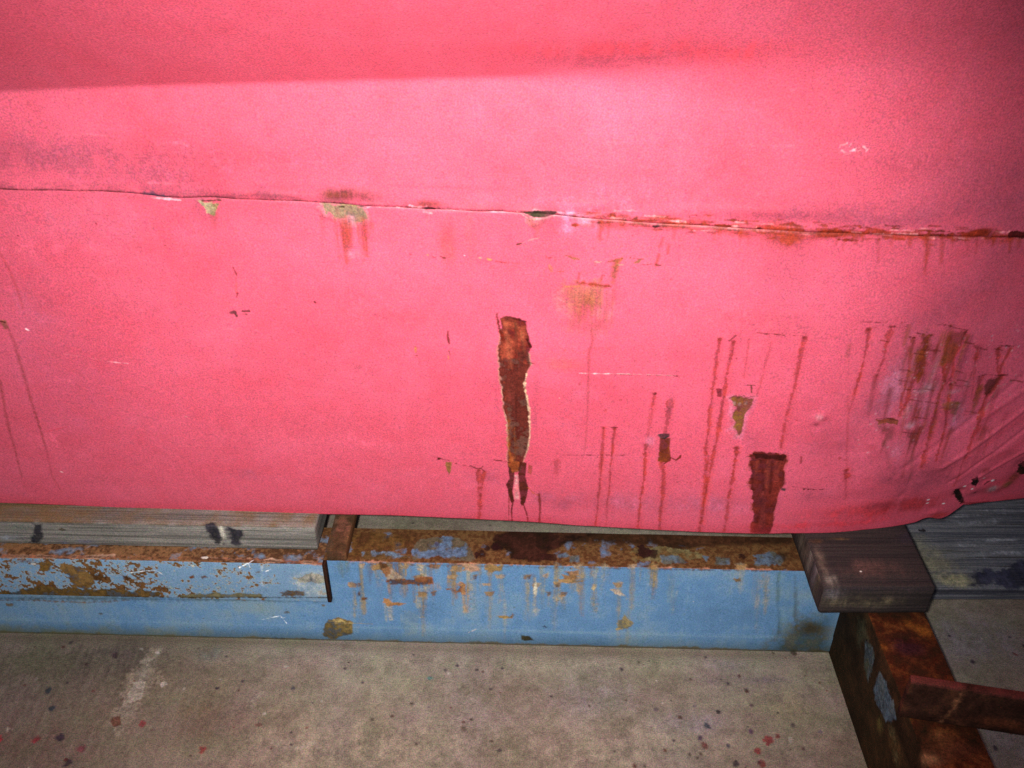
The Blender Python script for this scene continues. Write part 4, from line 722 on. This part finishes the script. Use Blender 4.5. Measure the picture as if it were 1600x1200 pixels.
at_.blob([(450, 895), (512, 890), (514, 930), (480, 932), (468, 915)], (.55, .62, .60), a=.45, amp=.006, soft=.01)
at_.stroke([(0, 869), (200, 871), (330, 873), (514, 880)], .0014, (.38, .15, .08), (.08, .035, .02), a=.9, soft=.002, amp=.0025, con=3, brk=.5, bn='med')
at_.stroke([(0, 932), (250, 933.5), (514, 933.5)], .0012, (.03, .025, .02), a=.85, soft=.002, amp=.001)  # paints the step shadow along the ledge's lower edge
at_.stroke([(195, 896), (225, 892), (245, 892), (256, 899)], .0005, (.62, .72, .80), a=.85); at_.stroke([(374, 887), (388, 880), (390, 886)], .0008, (.80, .86, .9), a=.95); at_.stroke([(388, 880), (396, 875)], .0006, (.8, .86, .9), a=.9); at_.stroke([(415, 893), (423, 889)], .0009, (.8, .86, .9), a=.9)
at_.ellipse(301, 884, 3, 2, WH, .9); at_.ellipse(320, 871, 6, 3, (.7, .66, .6), .9); at_.ellipse(52, 881, 5, 2, WH, .9); at_.smear(40, 877, 22, 5, (.12, .13, .18), .7); at_.stroke([(409, 885), (409, 915)], .0012, (.4, .52, .6), a=.5, soft=.003)
at_.speckle([(100, 885), (510, 930)], 50, (.0005, .0016), (.14, .08, .03), .8, seed=5)
am = at_.material('blue_steel_ledge', grain=.12, gscale=430, bump=.6, dist=.003, spec=.35)
wth = .075
prof = [(b0, zb_), (b0+.001, zb_-.0008), (-.0025, zb_-.0008), (-.0025, HT+.0015), (b0+wth, HT+.0015), (b0+wth, AZ), (b0+.0035, AZ), (b0+.001, AZ-.001), (b0, AZ-.0035)]
bm = extrude(prof, -1.5, a_end-.006, step=.03, jit=.0003, seed=3); unfold(bm, at_, AZ, b0); bm.transform(FRAME_M)
flat_shade(link('ledge_angle', bm, am, frame), 30)
del at_

# ---- dark rust material for small steel pieces, cross member, rail and tube
def rustmat(name, tex_bounds, base, seed, marks=None, rough=.85, P=None, bump=.7):
    t = Tex(*tex_bounds, .001, base, seed=seed, rough=rough, P=P)
    t.col *= (1+.45*t.n['med']+.25*t.n['fine']+.2*t.n['big'])[..., None]
    t.col += np.clip(t.n['med']*.8+t.n['big']*.6, 0, 1)[..., None]*C3(.07, .024, .005)*min(1, base[0]/.07)
    t.ht += .18*t.n['med']+.12*t.n['fine']
    if marks: marks(t)
    return t, t.material(name, grain=.16, gscale=430, bump=bump, dist=.003, spec=.3)
# cross member running back under the hull
al, ar = Lz(514, 850, .235)[0], Lz(545, 850, .235)[0]
def mk(t):
    t.stroke([(al+.003, -.05), (al+.003, .5)], .004, (.04, .03, .02), a=.8, soft=.006, amp=.003, px=False)
    t.smear(al+.02, .06, .015, .03, (.16, .055, .04), .7, px=False)
tx, tm = rustmat('rusty_cross_bar', (al-.05, ar+.05, -.1, 1.1), (.070, .036, .018), 81, mk)
bm = boxbm(al, ar, -.002, .95, HT+.001, HT+.026, bev=.002, cuts=2, jit=.0003); uvmap(bm, tx, lambda c, nn_: (c.x, c.y if nn_.z > .5 else c.z-.2)); bm.transform(FRAME_M)
flat_shade(link('cross_member', bm, tm, frame))
bm = boxbm(a_end-.0055, a_end+.001, b0-.0012, -.003, zb_-.0012, AZ+.0006, bev=.0008); uvmap(bm, tx, lambda c, nn_: (c.x-a_end+al+.01, c.z)); bm.transform(FRAME_M)
txe, tme = rustmat('dark_rust_plate', (-1, 1, -.1, .5), (.018, .008, .006), 83)
bm2 = bm; o = link('end_plate', bm2, tme, frame); flat_shade(o)

# ---- right-hand rail coming towards the viewer
rx0, rx1 = .597, .6935
def railP(u, v):
    p = Py(u, v, 0)                 # side face: plane x = rx0
    d = ray(u, v); t = (rx0-CAM[0])/d[0]; p = CAM+d*t
    if p[2] > HT: p = Pz(u, v, HT); return (p[1], HT+p[0]-rx0)
    return (p[1], p[2])
def mk(t):
    zz = t.v0+(np.arange(t.h)+.5)*t.res
    top = (zz > HT)[:, None]
    m = top*np.clip(.75+.9*t.n['med'], 0, 1); t.col = t.col*(1-m[..., None])+(C3(.095, .020, .009)+C3(.15, .06, .015)*np.clip(t.n['med']+.6*t.n['fine'], 0, 1)[..., None])*m[..., None]
    m = (zz < HT*.75)[:, None]*np.clip(.4+.6*t.n['big'], 0, 1)*.5; t.col = t.col*(1-m[..., None])+C3(.12, .085, .035)*m[..., None]
    t.blob([(1352, 1000), (1364, 1010), (1368, 1035), (1356, 1062), (1350, 1040)], (.13, .20, .23), (.10, .12, .08), amp=.005, soft=.004)
    t.blob([(1374, 1050), (1384, 1065), (1398, 1110), (1402, 1130), (1385, 1130), (1370, 1100), (1364, 1080)], (.14, .24, .31), (.14, .20, .21), amp=.005, soft=.003)
    t.blob([(1340, 965), (1352, 975), (1356, 1000), (1340, 1010)], (.12, .13, .07), a=.6, amp=.006, soft=.01)
    t.blob([(1388, 1135), (1398, 1140), (1408, 1180), (1405, 1200), (1396, 1190)], (.22, .20, .09), (.12, .08, .03), a=.8, amp=.006, soft=.008)
    t.smear(1375, 1130, 10, 14, (.30, .28, .08), .6)
    for u, v, a in [(1440, 985, .8), (1450, 990, .7), (1420, 975, .5), (1380, 1010, .5)]: t.smear(u, v, 12, 10, (.32, .11, .02), a)
    t.smear(1415, 1010, 20, 22, (.055, .015, .022), .9); t.smear(1432, 1015, 12, 18, (.05, .015, .02), .7)
    t.col *= .58; t.smear(1450, 1185, 12, 20, (.30, .17, .08), .5); t.smear(1470, 1160, 20, 20, (.20, .08, .03), .6); t.smear(1500, 1170, 16, 40, (.07, .022, .012), .7)  # first pale smear paints a highlight on the rail top
tr, trm = rustmat('rusty_blue_rail', (-1.3, .2, -.03, HT+.13), (.050, .030, .014), 85, mk, P=railP)
bm = boxbm(rx0, rx1, -1.15, -.012, 0.001, HT, bev=.004, seg=2, cuts=3, jit=.0004)
def ruv(c, nn_):
    if nn_.z > .5: return (c.y, HT+c.x-rx0)
    if nn_.x < -.3: return (c.y, c.z)
    return (c.y, c.z*.4+HT)
uvmap(bm, tr, ruv); flat_shade(link('side_rail', bm, trm, frame))
# frame corner post continuing behind the rail, hidden under the wood block
bm = boxbm(.615, rx1, .0, .062, .001, HT-.002, bev=.003); uvmap(bm, txe, lambda c, nn_: (c.x, c.z)); flat_shade(link('corner_post', bm, tme, frame))
# tall flat bar welded across the rail
pa, pb = Pz(1408, 1120, HT), Pz(1600, 1150, HT); dx = pb-pa; ang = math.atan2(dx[1], dx[0])
Hb = .082
def mk(t):
    zz = t.v0+(np.arange(t.h)+.5)*t.res
    m = ((zz > Hb-.004)[:, None]*np.clip(.7+.8*t.n['med'], 0, 1)*.8)[..., None]; t.col = t.col*(1-m)+C3(.13, .032, .028)*m  # redder top edge, colouring in the thin lit highlight
    t.stroke([(.055, -.01), (.068, .03), (.073, .08)], .002, (.24, .10, .05), a=.7, soft=.005, px=False, amp=.002)
    t.smear(.14, .02, .05, .012, (.16, .045, .02), .5, px=False)
tt, ttm = rustmat('dark_rust_bar', (-.05, 1.1, -.02, .14), (.045, .018, .012), 87, mk)
bm = boxbm(0, 1.0, 0, .014, 0.0005, Hb, bev=.002, cuts=3, jit=.0003); uvmap(bm, tt, lambda c, nn_: (c.x, c.z if abs(nn_.z) < .5 else Hb+c.y))
bm.transform(Matrix.Translation(Vector((pa[0]-.004, pa[1], HT))) @ Matrix.Rotation(ang, 4, 'Z'))
flat_shade(link('outrigger_bar', bm, ttm, frame))

# ================================================================== timbers
def woodtex(bounds, base, seed, c2, P=None, grain=1., marks=None, name='wood', res=.0008, axis=0):
    t = Tex(*bounds, res, base, seed=seed, rough=.85, P=P); k = .001/res
    g = fbm(t.h, t.w, 2.6*k, 160*k, 4, seed+9); g2 = fbm(t.h, t.w, 9*k, 400*k, 3, seed+10)
    m = np.clip(.5+1.1*g+.6*g2+.4*t.n['big'], 0, 1)[..., None]; t.col = t.col*(1-m)+C3(*c2)*m
    cr = np.clip((g-.42)*6, 0, 1)[..., None]*.75*grain; t.col = t.col*(1-cr)+C3(.03, .025, .02)*cr
    t.ht += .25*g-.3*cr[..., 0]+.08*t.n['fine']
    if marks: marks(t)
    return t, t.material(name, grain=.14, gscale=430, bump=.7, dist=.003, spec=.2)
# left whitewashed timber
tb = Lz(250, 855, AZ)[1]; ttz = Pb(250, 820, tb)[2]; te = Lz(500, 850, AZ)[0]
def mk(t):
    zz = t.v0+(np.arange(t.h)+.5)*t.res; xx = t.a0+(np.arange(t.w)+.5)*t.res
    top = (zz > ttz)[:, None]; br = np.interp(xx, [-1.5, -.82, -.72, -.6, -.45], [.95, .9, .35, .25, .45])[None, :]
    m = (top*np.clip(br+.6*t.n['med'], 0, 1))[..., None]; t.col = t.col*(1-m)+C3(.16, .11, .06)*m
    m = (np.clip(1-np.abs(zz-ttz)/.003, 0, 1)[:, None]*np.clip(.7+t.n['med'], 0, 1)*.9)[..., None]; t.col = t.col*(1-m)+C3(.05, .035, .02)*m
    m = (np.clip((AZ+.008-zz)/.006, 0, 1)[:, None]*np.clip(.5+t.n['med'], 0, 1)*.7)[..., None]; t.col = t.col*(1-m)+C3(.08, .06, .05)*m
    for L_ in ([(324, 819), (336, 818), (342, 828), (350, 840), (348, 851), (334, 850), (327, 838)], [(356, 824), (366, 826), (378, 828), (380, 836), (374, 842), (377, 850), (364, 850), (362, 838)], [(54, 820), (66, 820), (67, 838), (58, 850), (44, 848), (46, 838), (54, 834)]):
        t.blob(L_, (.012, .012, .018), (.03, .028, .035), amp=.003, soft=.003, a=1.)
    t.ellipse(98, 827, 6, 4, (.06, .045, .03), .8); t.smear(135, 846, 16, 5, (.10, .10, .15), .7); t.smear(30, 824, 24, 5, (.10, .12, .10), .6); t.smear(98, 848, 10, 5, (.09, .09, .13), .7); t.stroke([(344, 824), (350, 840), (346, 850)], .003, (.5, .48, .40), a=.7, soft=.003)
    t.smear(20, 840, 30, 6, (.26, .30, .36), .5)
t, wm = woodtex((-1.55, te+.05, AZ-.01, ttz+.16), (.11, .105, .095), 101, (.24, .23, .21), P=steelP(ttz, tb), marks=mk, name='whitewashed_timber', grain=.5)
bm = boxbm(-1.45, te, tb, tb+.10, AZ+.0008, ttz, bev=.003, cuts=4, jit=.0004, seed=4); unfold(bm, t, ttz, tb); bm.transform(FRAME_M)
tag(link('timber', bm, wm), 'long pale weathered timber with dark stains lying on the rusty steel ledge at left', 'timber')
# right grey plank low behind the block
pf = Pz(1500, 938, 0)[1]; pz = Py(1500, 921, pf)[2]
def mkP(u, v):
    p = Py(u, v, pf)
    if p[2] > pz: p = Pz(u, v, pz); return (p[0], pz+p[1]-pf)
    return (p[0], p[2])
def mk(t):
    t.smear(1450, 880, 60, 40, (.22, .20, .13), .6); t.blob([(1470, 903), (1500, 898), (1530, 905), (1525, 915), (1480, 915)], (.34, .31, .18), a=.7, amp=.006, soft=.01); t.blob([(1415, 835), (1440, 840), (1480, 910), (1450, 912)], (.24, .23, .16), a=.6, amp=.006, soft=.02)
    for L_ in ([(1514, 900), (1528, 891), (1550, 890), (1556, 898), (1550, 910), (1535, 918), (1516, 914)], [(1560, 895), (1575, 882), (1600, 876), (1640, 880), (1640, 920), (1580, 920), (1556, 912)]): t.blob(L_, (.022, .022, .045), (.04, .04, .07), amp=.006, soft=.004, a=.95)
    t.ellipse(1441, 829, 9, 5, (.02, .015, .02), .95)
    for L_ in ([(1490, 808), (1530, 802), (1600, 798)], [(1500, 850), (1540, 846), (1600, 843)], [(1480, 812), (1510, 818), (1560, 812)], [(1520, 868), (1580, 862), (1600, 866)]): t.stroke(L_, .004, (.42, .44, .50), a=.45, soft=.008, nz='horz', amp=.006, brk=.9, bn='horz')
    t.stroke([(1460, 924), (1600, 924)], .006, (.03, .03, .045), a=.85, soft=.008)
t, wm = woodtex((.55, 1.75, -.01, pz+.42), (.085, .09, .115), 111, (.19, .195, .22), P=mkP, marks=mk, name='grey_plank_wood')
bm = boxbm(.715, 1.7, pf, pf+.34, .001, pz, bev=.003, cuts=4, jit=.0004, seed=6); uvmap(bm, t, lambda c, nn_: (c.x, pz+c.y-pf if nn_.z > .5 else c.z))
tag(link('plank', bm, wm), 'wide dark grey weathered plank with black stains on the floor behind the block', 'plank')
# wood block under the hull
q0, q1 = Pz(1277, 960, HT), Pz(1460, 960, HT); bz = Py(1380, 919, q0[1])[2]
def mkB(u, v):
    p = Py(u, v, q0[1])
    if p[2] > bz: p = Pz(u, v, bz); return (p[0], bz+p[1]-q0[1])
    return (p[0], p[2])
def mk(t):
    t.smear(1298, 905, 8, 12, (.30, .26, .22), .8); t.smear(1303, 928, 14, 12, (.14, .12, .13), .6); t.smear(1285, 880, 7, 30, (.22, .16, .12), .7); t.smear(1275, 845, 14, 6, (.10, .05, .025), .6); t.smear(1310, 842, 16, 3, (.16, .09, .04), .5)
    t.smear(1350, 940, 60, 12, (.16, .13, .08), .6); t.smear(1360, 890, 50, 20, (.12, .06, .05), .5); t.smear(1430, 840, 30, 16, (.04, .03, .05), .6)
    t.stroke([(1305, 920), (1360, 918), (1452, 921)], .002, (.035, .025, .03), a=.8, soft=.004, amp=.002); t.stroke([(1290, 956), (1460, 958)], .003, (.04, .03, .025), a=.6, soft=.006)
    for u, v in [(1321, 920), (1380, 920), (1345, 893)]: t.ellipse(u, v, 1.6, 1.4, (.7, .65, .6), .9)
t, wm = woodtex((q0[0]-.06, q1[0]+.05, HT-.01, bz+.30), (.030, .024, .025), 121, (.046, .035, .034), P=mkB, marks=mk, name='dark_block_wood', grain=.3)
bm = boxbm(q0[0], q1[0]-.012, q0[1], q0[1]+.235, HT+.0008, bz, bev=.006, seg=3, cuts=4, jit=.0006, seed=8)
uvmap(bm, t, lambda c, nn_: (c.x, bz+c.y-q0[1]) if nn_.z > .5 else ((c.x, c.z) if abs(nn_.y) > .5 else (q0[0]+(c.z-HT)*.3, HT+(c.y-q0[1])*1.)))
tag(link('wood_block', bm, wm), 'short dark brown wooden block with a worn corner sitting on the frame corner', 'block')
print('block top', bz, 'timber top', ttz, 'zb', ZBr[::200].round(3), 'angle zb', zb_)
